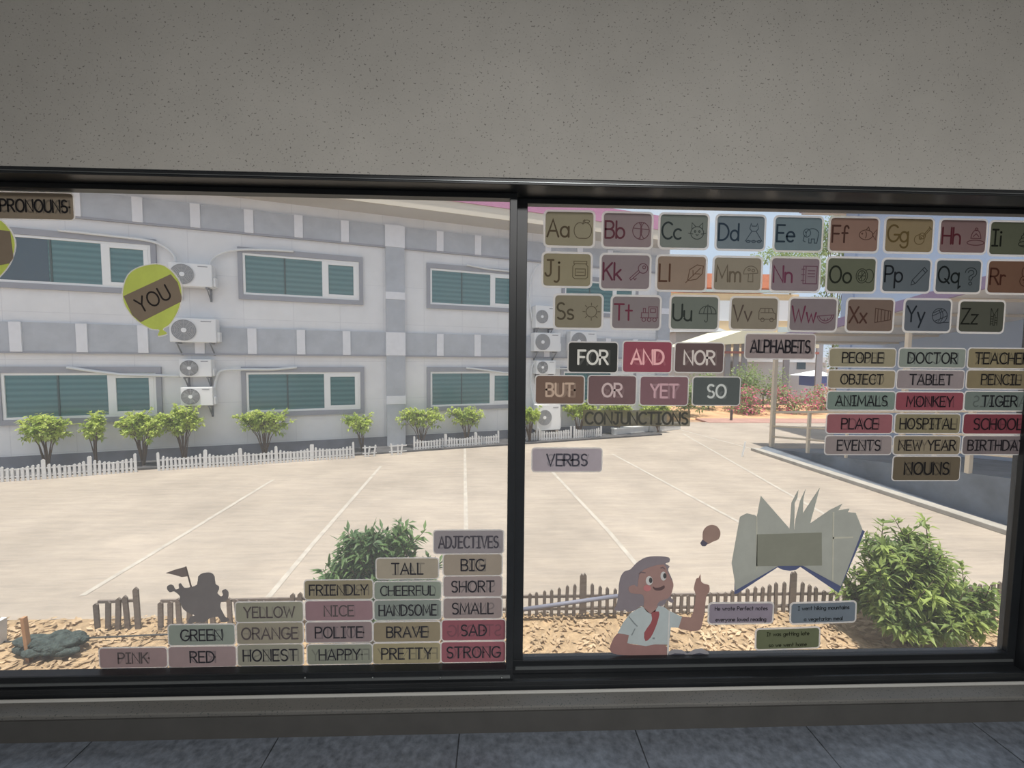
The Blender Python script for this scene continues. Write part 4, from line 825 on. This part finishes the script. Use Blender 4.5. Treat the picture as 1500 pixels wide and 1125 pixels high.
for (px, py) in ((1135, 604), (1135, 624.5), (1135, 640)):
    z = zrel(on_rail(px, py)); parr(MB().tube([rp(.05, z), rp(sN, z)], .035 if py < 610 else .028, 8).build('rail', M_post, smooth=True))
for (px, py, w) in ((1183, 662, .07), (1239, 669, .05), (1367, 684, .05), (1418, 692, .075)):
    s_ = run(on_rail(px, py)); z = zrel(on_rail(1135, 604))
    parr(MB().bar(rp(s_, 0), rp(s_, z), w, w).build('post', M_post))

# ---------------------------------------------------------------- blue building behind the ramp
M_blue = mat('pale_blue_wall', (.38, .47, .63), rough=.8, var=.05, scale=.7)
pw = rp(0, eave, RWID); WN = -RX
def on_bw(px, py): return on_plane(px, py, pw, RX)
cfar = on_bw(1234, 455); sF = run(cfar)
bb = empty('blue_building', (pw.x, pw.y, GZ), label='tall pale blue building rising behind the ramp shelter', cat='building')
def parb(o): o.parent = bb; o.matrix_parent_inverse = Matrix.Translation(-Vector((pw.x, pw.y, GZ))); return o
def bp_(s, x, z): q = R0-RDh*s+RX*(RWID+x); return (q.x, q.y, GZ+z)
def bbox(s0, s1, x0, x1, z0, z1): return MB().hexa([bp_(s1, x0, z0), bp_(s1, x1, z0), bp_(s0, x1, z0), bp_(s0, x0, z0), bp_(s1, x0, z1), bp_(s1, x1, z1), bp_(s0, x1, z1), bp_(s0, x0, z1)])
ez = on_plane(1180, 312, pw-RX*1.0, RX).z-GZ
parb(bbox(sF, 11.2, 0, 6, 0, ez).build('wall', M_blue))
parb(bbox(sF, sF+.5, -.06, 0, 0, ez).build('pilaster', mat('blue_pilaster', (.33, .41, .57), rough=.8)))
parb(bbox(sF-1.0, 11.2, -1.0, 6.5, ez, ez+.08).build('soffit', mat('warm_grey_soffit', (.5, .48, .46))))
parb(bbox(sF-1.05, 11.2, -1.06, 6.6, ez+.08, ez+.40).build('fascia', mat('purple_fascia', (.27, .19, .32))))
parb(MB().hexa([bp_(11.2, -1.1, ez+.4), bp_(11.2, 6.6, ez+.4), bp_(sF-1.1, 6.6, ez+.4), bp_(sF-1.1, -1.1, ez+.4), bp_(11.2, 2.6, ez+1.8), bp_(11.2, 3.0, ez+1.8), bp_(sF+2, 3.0, ez+1.8), bp_(sF+2, 2.6, ez+1.8)]).build('roof', mat('violet_metal_roof', (.3, .2, .34), rough=.5)))

# ---------------------------------------------------------------- houses and yard far behind, right of the school
def at_d(px, py, y): return on_y(px, py, y)
def far_box(root, mname, m, px0, py0, px1, py1, y, depth, **k):
    a = at_d(px0, py0, y); b = at_d(px1, py1, y)
    o = MB().box(a.x, b.x, y, y+depth, b.z, a.z).build(mname, m, root); o.matrix_parent_inverse = root.matrix_world.inverted() if False else Matrix.Translation(-root.location); return o
YH = 34.0
def hroot(name, px, y, label, cat, **k): p = at_d(px, 560, y); return empty(name, (p.x, y, GZ), label=label, cat=cat, **k)
M_yel = mat('yellow_house_wall', (.74, .56, .33), rough=.9, var=.05); M_cream = mat('cream_house_wall', (.74, .68, .54), rough=.9); M_orange = mat('orange_roof_tile', (.62, .22, .12), rough=.8, var=.15, scale=3)
h1 = hroot('house', 1080, YH, 'yellow house with orange roof between the school and the blue building', 'house')
far_box(h1, 'wall', M_yel, 940, 428, 1162, 600, YH, 6)
far_box(h1, 'roof', M_orange, 1012, 400, 1150, 422, YH+1.2, 5)
far_box(h1, 'gutter', mat('pale_green_gutter', (.42, .50, .50)), 938, 422, 1166, 429, YH-.4, .4)
for x0, x1 in ((985, 1012), (1052, 1078), (1140, 1156)):
    w_ = far_box(h1, 'window', M_white, x0, 440, x1, 470, YH-.06, .06); 
far_box(h1, 'floor_band', mat('grey_green_band', (.45, .52, .52)), 1140, 479, 1162, 487, YH-.08, .08)
h2 = hroot('house', 1000, 29.5, 'grey gabled outhouse above the NOR card', 'house')
far_box(h2, 'wall', mat('grey_outhouse', (.42, .41, .40), var=.1), 990, 485, 1058, 600, 29.5, 4)
a, b_, c = at_d(985, 486, 29.4), at_d(1064, 486, 29.4), at_d(1010, 476, 29.4)
o = MB().hexa([(a.x, 29.1, a.z), (b_.x, 29.1, b_.z), (b_.x, 33.7, b_.z), (a.x, 33.7, a.z), (a.x+.5, 31.1, a.z+.7), (b_.x-.5, 31.1, b_.z+.7), (b_.x-.5, 31.5, b_.z+.7), (a.x+.5, 31.5, a.z+.7)]).build('roof', mat('slate_roof', (.34, .36, .38)), h2); o.matrix_parent_inverse = Matrix.Translation(-h2.location)
# cream canopy with a red beam below
YC = 23.0
cp = hroot('canopy', 1060, YC, 'cream pitched canopy with red beam left of the ALPHABETS card', 'canopy')
p = [at_d(1022, 506, YC), at_d(1098, 481, YC), at_d(1200, 494, YC), at_d(1200, 510, YC), at_d(1098, 503, YC)]
mb = MB(); n_ = len(p); mb.v = [(q.x, YC, q.z) for q in p]+[(q.x, YC+5, q.z) for q in p]
mb.f = [tuple(range(n_)), tuple(reversed(range(n_, 2*n_)))]+[(i, (i+1) % n_, n_+(i+1) % n_, n_+i) for i in range(n_)]
o = mb.build('roof', mat('cream_canopy', (.70, .68, .52)), cp); o.matrix_parent_inverse = Matrix.Translation(-cp.location)
far_box(cp, 'beam', mat('red_steel', (.36, .12, .10)), 1030, 514, 1200, 519, YC+.3, .15)
for x in (1064, 1076, 1088, 1150, 1198): far_box(cp, 'post', M_band2, x, 496, x+3, 605, YC+.5, .1)
h3 = hroot('house', 1175, 29, 'low white house beyond the pink flower hedge', 'house')
far_box(h3, 'wall', mat('white_house_wall', (.62, .63, .65)), 1085, 530, 1208, 600, 29, 4); far_box(h3, 'roof', mat('pale_roof_sheet', (.66, .68, .72)), 1080, 522, 1216, 531, 28.6, 5)
far_box(h3, 'window', M_dark, 1168, 531, 1180, 541, 28.95, .05)
tp = hroot('tarpaulin', 1210, 26, 'blue and white tarpaulin tent left of the OBJECT card', 'tent')
a, b_, c = at_d(1186, 551, 26), at_d(1226, 551, 26), at_d(1212, 543, 26)
o = MB().hexa([(a.x, 26, a.z), (b_.x, 26, b_.z), (b_.x, 28, b_.z), (a.x, 28, a.z), (c.x-.05, 26.9, c.z), (c.x+.05, 26.9, c.z), (c.x+.05, 27.1, c.z), (c.x-.05, 27.1, c.z)]).build('canopy', mat('white_tarpaulin', (.78, .82, .88)), tp); o.matrix_parent_inverse = Matrix.Translation(-tp.location)
far_box(tp, 'curtain', mat('blue_tarpaulin', (.10, .16, .45)), 1194, 551, 1222, 566, 26.1, 1.5)
# orange earth bank, low garden wall, red path, bollard
a, b_ = on_ground(1010, 606), on_ground(1230, 601)
MB().hexa([(5.2, 18.3, GZ-.05), (26, 18.3, GZ-.05), (26, 23.5, GZ-.05), (7.5, 23.5, GZ-.05), (5.4, 18.6, GZ+.04), (26, 18.6, GZ+.04), (26, 23.5, GZ+.12), (8, 23.5, GZ+.12)]).build('ground', mat('orange_earth', (.60, .36, .20), var=.25, scale=1.2), kind='structure')
MB().hexa([(9.5, 17.0, GZ-.05), (26, 17.0, GZ-.05), (26, 18.35, GZ-.05), (9.5, 18.35, GZ-.05), (9.5, 17.0, GZ+.02), (26, 17.0, GZ+.02), (26, 18.35, GZ+.02), (9.5, 18.35, GZ+.02)]).build('path_surface', mat('red_brick_path', (.42, .25, .21), var=.15, scale=2), kind='structure')
g_ = on_ground(1071, 616); MB().tube([(g_.x, g_.y, GZ), (g_.x, g_.y, GZ+.5)], .06, 8).build('bollard', mat('dark_post', (.10, .09, .085)), label='short dark bollard on the orange earth below the SO card', cat='bollard')
g_ = on_ground(1087, 669); MB().bar((g_.x, g_.y, GZ), (g_.x+.08, g_.y, GZ+.45), .035).build('stake', M_white, label='thin white stake standing alone on the concrete court', cat='stake')
# ---------------------------------------------------------------- plants
def leaf_mat(name, c1, c2, tr=.35):
    m = mat(name, c1, rough=.45, var=.0, col2=c2, scale=2.6, transl=tr, spec=.35); return m
M_stem = mat('brown_stem', (.13, .095, .07), rough=.9, var=.2)
def leaf(mb, p, d, L, w, rd, droop=.25):
    d = d.normalized(); s = d.cross(Vector((rd.uniform(-.3, .3), rd.uniform(-.3, .3), 1)))
    if s.length < 1e-3: s = Vector((1, 0, 0))
    s = s.normalized()*w*.5; up = s.cross(d).normalized()
    m1 = p+d*L*.45+up*(-.02*L); tip = p+d*L-Vector((0, 0, droop*L))
    i = len(mb.v); lift = up*w*.16
    mb.v += [tuple(p), tuple(m1+s+lift), tuple(tip), tuple(m1-s+lift), tuple(m1)]
    mb.f += [(i, i+1, i+4), (i+1, i+2, i+4), (i+2, i+3, i+4), (i+3, i, i+4)]
def whorl_bush(name, base, h, rx, ry, nst, nlv, L, w, m, label, cat, group, seed, z0=.25, twig=3, rstem=.012, skew=0.0, domed=.75, flat=False):
    """stems fan out from the base; every twig tip carries a whorl of leaves."""
    rd = random.Random(seed); base = Vector(base); r = empty(name, base, label=label, cat=cat, group=group)
    st = MB(); lv = MB()
    for k in range(nst):
        a = rd.uniform(0, 2*pi); q = math.sqrt(rd.random()); t = Vector((cos(a)*rx*q+skew*rx, sin(a)*ry*q, 0))
        hh = h*(z0+(1-z0)*math.sqrt(max(0.02, 1-domed*q*q))*rd.uniform(.72, 1.0))*(rd.uniform(.45, 1) if q > .5 and not flat else 1)
        tip = t+Vector((0, 0, hh)); mid = Vector((t.x*.35, t.y*.35, hh*.55))
        pts = [Vector((rd.uniform(-.03, .03), rd.uniform(-.03, .03), 0)), mid, tip]
        st.tube(pts, rstem*rd.uniform(.7, 1.2), 5, r1=rstem*.35, cap=False)
        for j in range(twig):
            f = rd.uniform(.6 if flat else .5, 1.0) if j else 1.0
            o = mid+(tip-mid)*max(0, (f-.45)/.55); dirn = (tip-mid).normalized()
            if j:
                e = o+Vector((rd.uniform(-1, 1)*rx*(.5 if flat else .28), rd.uniform(-1, 1)*ry*(.5 if flat else .28), rd.uniform(.0, .22)*h if not flat else rd.uniform(-.08, .2)*h)); st.tube([o, e], rstem*.4, 4, r1=rstem*.2, cap=False); dirn = (e-o).normalized()
            else: e = o
            for n in range(nlv):
                b = rd.uniform(0, 2*pi); back = rd.uniform(0, .9)*L*1.6
                u = dirn.orthogonal().normalized(); v = dirn.cross(u)
                d = u*cos(b)+v*sin(b)+dirn*rd.uniform(.1, 1.1)
                leaf(lv, e-dirn*back, d, L*rd.uniform(.65, 1.15), w*rd.uniform(.8, 1.2), rd, rd.uniform(.0, .35))
    if st.v: st.build('stem', M_stem, r, fix=False, smooth=True)
    lv.build('foliage', m, r, fix=False)
    return r
def clump_tree(name, base, trunk_h, clumps, nlv, L, w, m, label, cat, group, seed, rtr=.09, flowers=None):
    rd = random.Random(seed); base = Vector(base); r = empty(name, base, label=label, cat=cat, group=group); lv = MB(); st = MB(); fl = MB()
    top = Vector((0, 0, trunk_h)); st.tube([Vector((0, 0, 0)), top*.5+Vector((.03, 0, 0)), top], rtr, 7, r1=rtr*.6, cap=False)
    for (cx, cy, cz, rr, rz) in clumps:
        c = Vector((cx, cy, cz)); st.tube([top, (top+c)/2+Vector((0, 0, -.05)), c], rtr*.45, 5, r1=rtr*.15, cap=False)
        for n in range(nlv):
            d = Vector((rd.gauss(0, 1), rd.gauss(0, 1), rd.gauss(0, 1))).normalized(); q = rd.random()**.45
            p = c+Vector((d.x*rr*q, d.y*rr*q, d.z*rz*q)); dd = d+Vector((rd.uniform(-.8, .8), rd.uniform(-.8, .8), rd.uniform(-.5, .8)))
            if flowers and rd.random() < flowers[1]: leaf(fl, p+d*.05, dd, L*.8, w*1.3, rd)
            else: leaf(lv, p, dd, L*rd.uniform(.7, 1.2), w*rd.uniform(.8, 1.2), rd)
    st.build('stem', M_stem, r, fix=False, smooth=True); lv.build('foliage', m, r, fix=False)
    if fl.v: fl.build('blossom', flowers[0], r, fix=False)
    return r
M_near = leaf_mat('glossy_green_leaf', (.055, .12, .05), (.50, .62, .17), .40)  # sunlit tips and dark gaps put into the leaf tones
M_near2 = leaf_mat('blue_green_leaf', (.07, .135, .075), (.20, .32, .11), .38)
M_far = leaf_mat('yellow_green_leaf', (.26, .40, .09), (.82, .90, .26), .5)
M_tree = leaf_mat('tree_leaf', (.16, .25, .10), (.38, .50, .20), .4)
p = on_ground(1332, 952)
whorl_bush('bush', (p.x+.05, p.y+.05, GZ), 1.12, .64, .48, 125, 15, .12, .034, M_near, 'large glossy green bush outside the right pane beside the book cutout', 'bush', 'near bushes under the window', 11, z0=.26, twig=5)
p = on_ground(560, 925)
whorl_bush('bush', (p.x-.02, p.y+.05, GZ), 1.06, .66, .42, 105, 15, .135, .036, M_near2, 'large green bush outside the left pane behind the TALL card', 'bush', 'near bushes under the window', 12, z0=.3, twig=3, domed=.85)
def fbush(px, pyt, pyb, wpx, label, seed, o=.54, n=26):
    u, zt = onF(px, pyt, o); w = wpx/2*((onF(px+10, pyt, o)[0]-onF(px-10, pyt, o)[0])/20)
    q = FA+FD*u+FN*o
    whorl_bush('shrub', (q.x, q.y, GZ+.04), zt-.04, w*.95, min(.22, w*.6), max(7, n//2), 12, .10, .055, M_far, label, 'shrub', 'yellow green shrubs along the school wall', seed, z0=.55, twig=13, rstem=.016, domed=.45, flat=True)
fbush(66, 612, 668, 92, 'yellow green shrub leftmost in the bed under the lower left window', 21, n=34)
fbush(136, 611, 662, 50, 'small yellow green shrub second from left in the bed', 22, n=18)
fbush(206, 608, 672, 78, 'yellow green shrub beside the gap in the white fence', 23, o=.6, n=30)
fbush(267, 600, 668, 70, 'taller yellow green shrub under the left air conditioners', 24, n=34)
fbush(386, 604, 655, 88, 'yellow green shrub under the lower middle window', 25, n=30)
fbush(531, 606, 652, 54, 'sparse yellow green shrub left of the pilaster', 26, n=15)
fbush(617, 598, 640, 66, 'yellow green shrub right of the pilaster', 27, n=22)
fbush(684, 599, 637, 50, 'yellow green shrub under the lower window beside the mullion', 28, n=22)
fbush(776, 597, 634, 34, 'yellow green shrub in front of the ground air conditioner', 29, o=.72, n=20)
fbush(848, 590, 634, 52, 'yellow green shrub behind the CONJUNCTIONS card', 30, n=26)
fbush(905, 592, 630, 42, 'yellow green shrub behind the OR card', 31, o=.46, n=26)
fbush(965, 592, 628, 38, 'yellow green shrub at the right end of the school bed', 32, n=24)
# hedge of pink flowers and greens beyond the court
M_fl = mat('pink_blossom', (.62, .16, .26), rough=.8, transl=.3, var=.2, scale=6)
def hb(px, pyt, pyb, wpx, y, label, seed, m, flow=None, nlv=330):
    a, b_ = on_y(px-wpx/2, pyt, y), on_y(px+wpx/2, pyt, y); w = b_.x-a.x; h = a.z-GZ; rd = random.Random(seed)
    cl = [(rd.uniform(-.34, .34)*w, rd.uniform(-.5, .5), h*rd.uniform(.22, .78), w*.24, h*.22) for k in range(9)]
    clump_tree('shrub', ((a.x+b_.x)/2, y, GZ), h*.3, cl, nlv//3, .17, .085, m, label, 'shrub', 'garden shrubs beyond the court', seed, .05, flow)
hb(1080, 524, 600, 60, 21.6, 'green garden shrub below the ALPHABETS card, left of the far ramp post', 41, M_tree)
hb(1120, 528, 600, 60, 22.0, 'tall green garden shrub behind the far ramp post', 42, M_tree)
hb(1040, 530, 602, 56, 21.4, 'green garden shrub between the NOR and SO cards', 43, M_tree)
hb(1100, 560, 600, 62, 20.0, 'pink flowering shrub left of the far ramp post', 44, M_tree, (M_fl, .42))
hb(1165, 558, 598, 66, 20.3, 'pink flowering shrub right of the far ramp post', 45, M_tree, (M_fl, .45))
hb(1212, 562, 598, 50, 21.5, 'pink flowering shrub beside the ANIMALS card', 46, M_tree, (M_fl, .40))
hb(1010, 560, 618, 56, 19.0, 'dusty green shrub behind the YET card', 47, M_tree)
# trees
def tree(px, y, pys, wpx, label, seed, n=120):
    a, b_ = on_y(px-wpx/2, pys[0], y), on_y(px+wpx/2, pys[1], y); w = b_.x-a.x; rd = random.Random(seed); zt = a.z-GZ; zb = b_.z-GZ
    cl = [(rd.uniform(-.42, .42)*w, rd.uniform(-1, 1), zb+(zt-zb)*rd.random(), w*.26, (zt-zb)*.13) for k in range(11)]
    clump_tree('tree', ((a.x+b_.x)/2, y, GZ), zb*.9, cl, int(n*2.6), .34, .15, M_tree, label, 'tree', None, seed, .14)
tree(1226, 38, (322, 470), 62, 'leafy tree rising between the yellow house and the blue building', 51, n=160)
tree(1160, 43, (362, 388), 100, 'spreading tree crown above the Nn card', 52, n=60)
hb(1232, 430, 600, 40, 24.0, 'narrow green tree at the corner of the blue building', 53, M_tree, nlv=400)
# bare red shoots sticking out of the near left bush
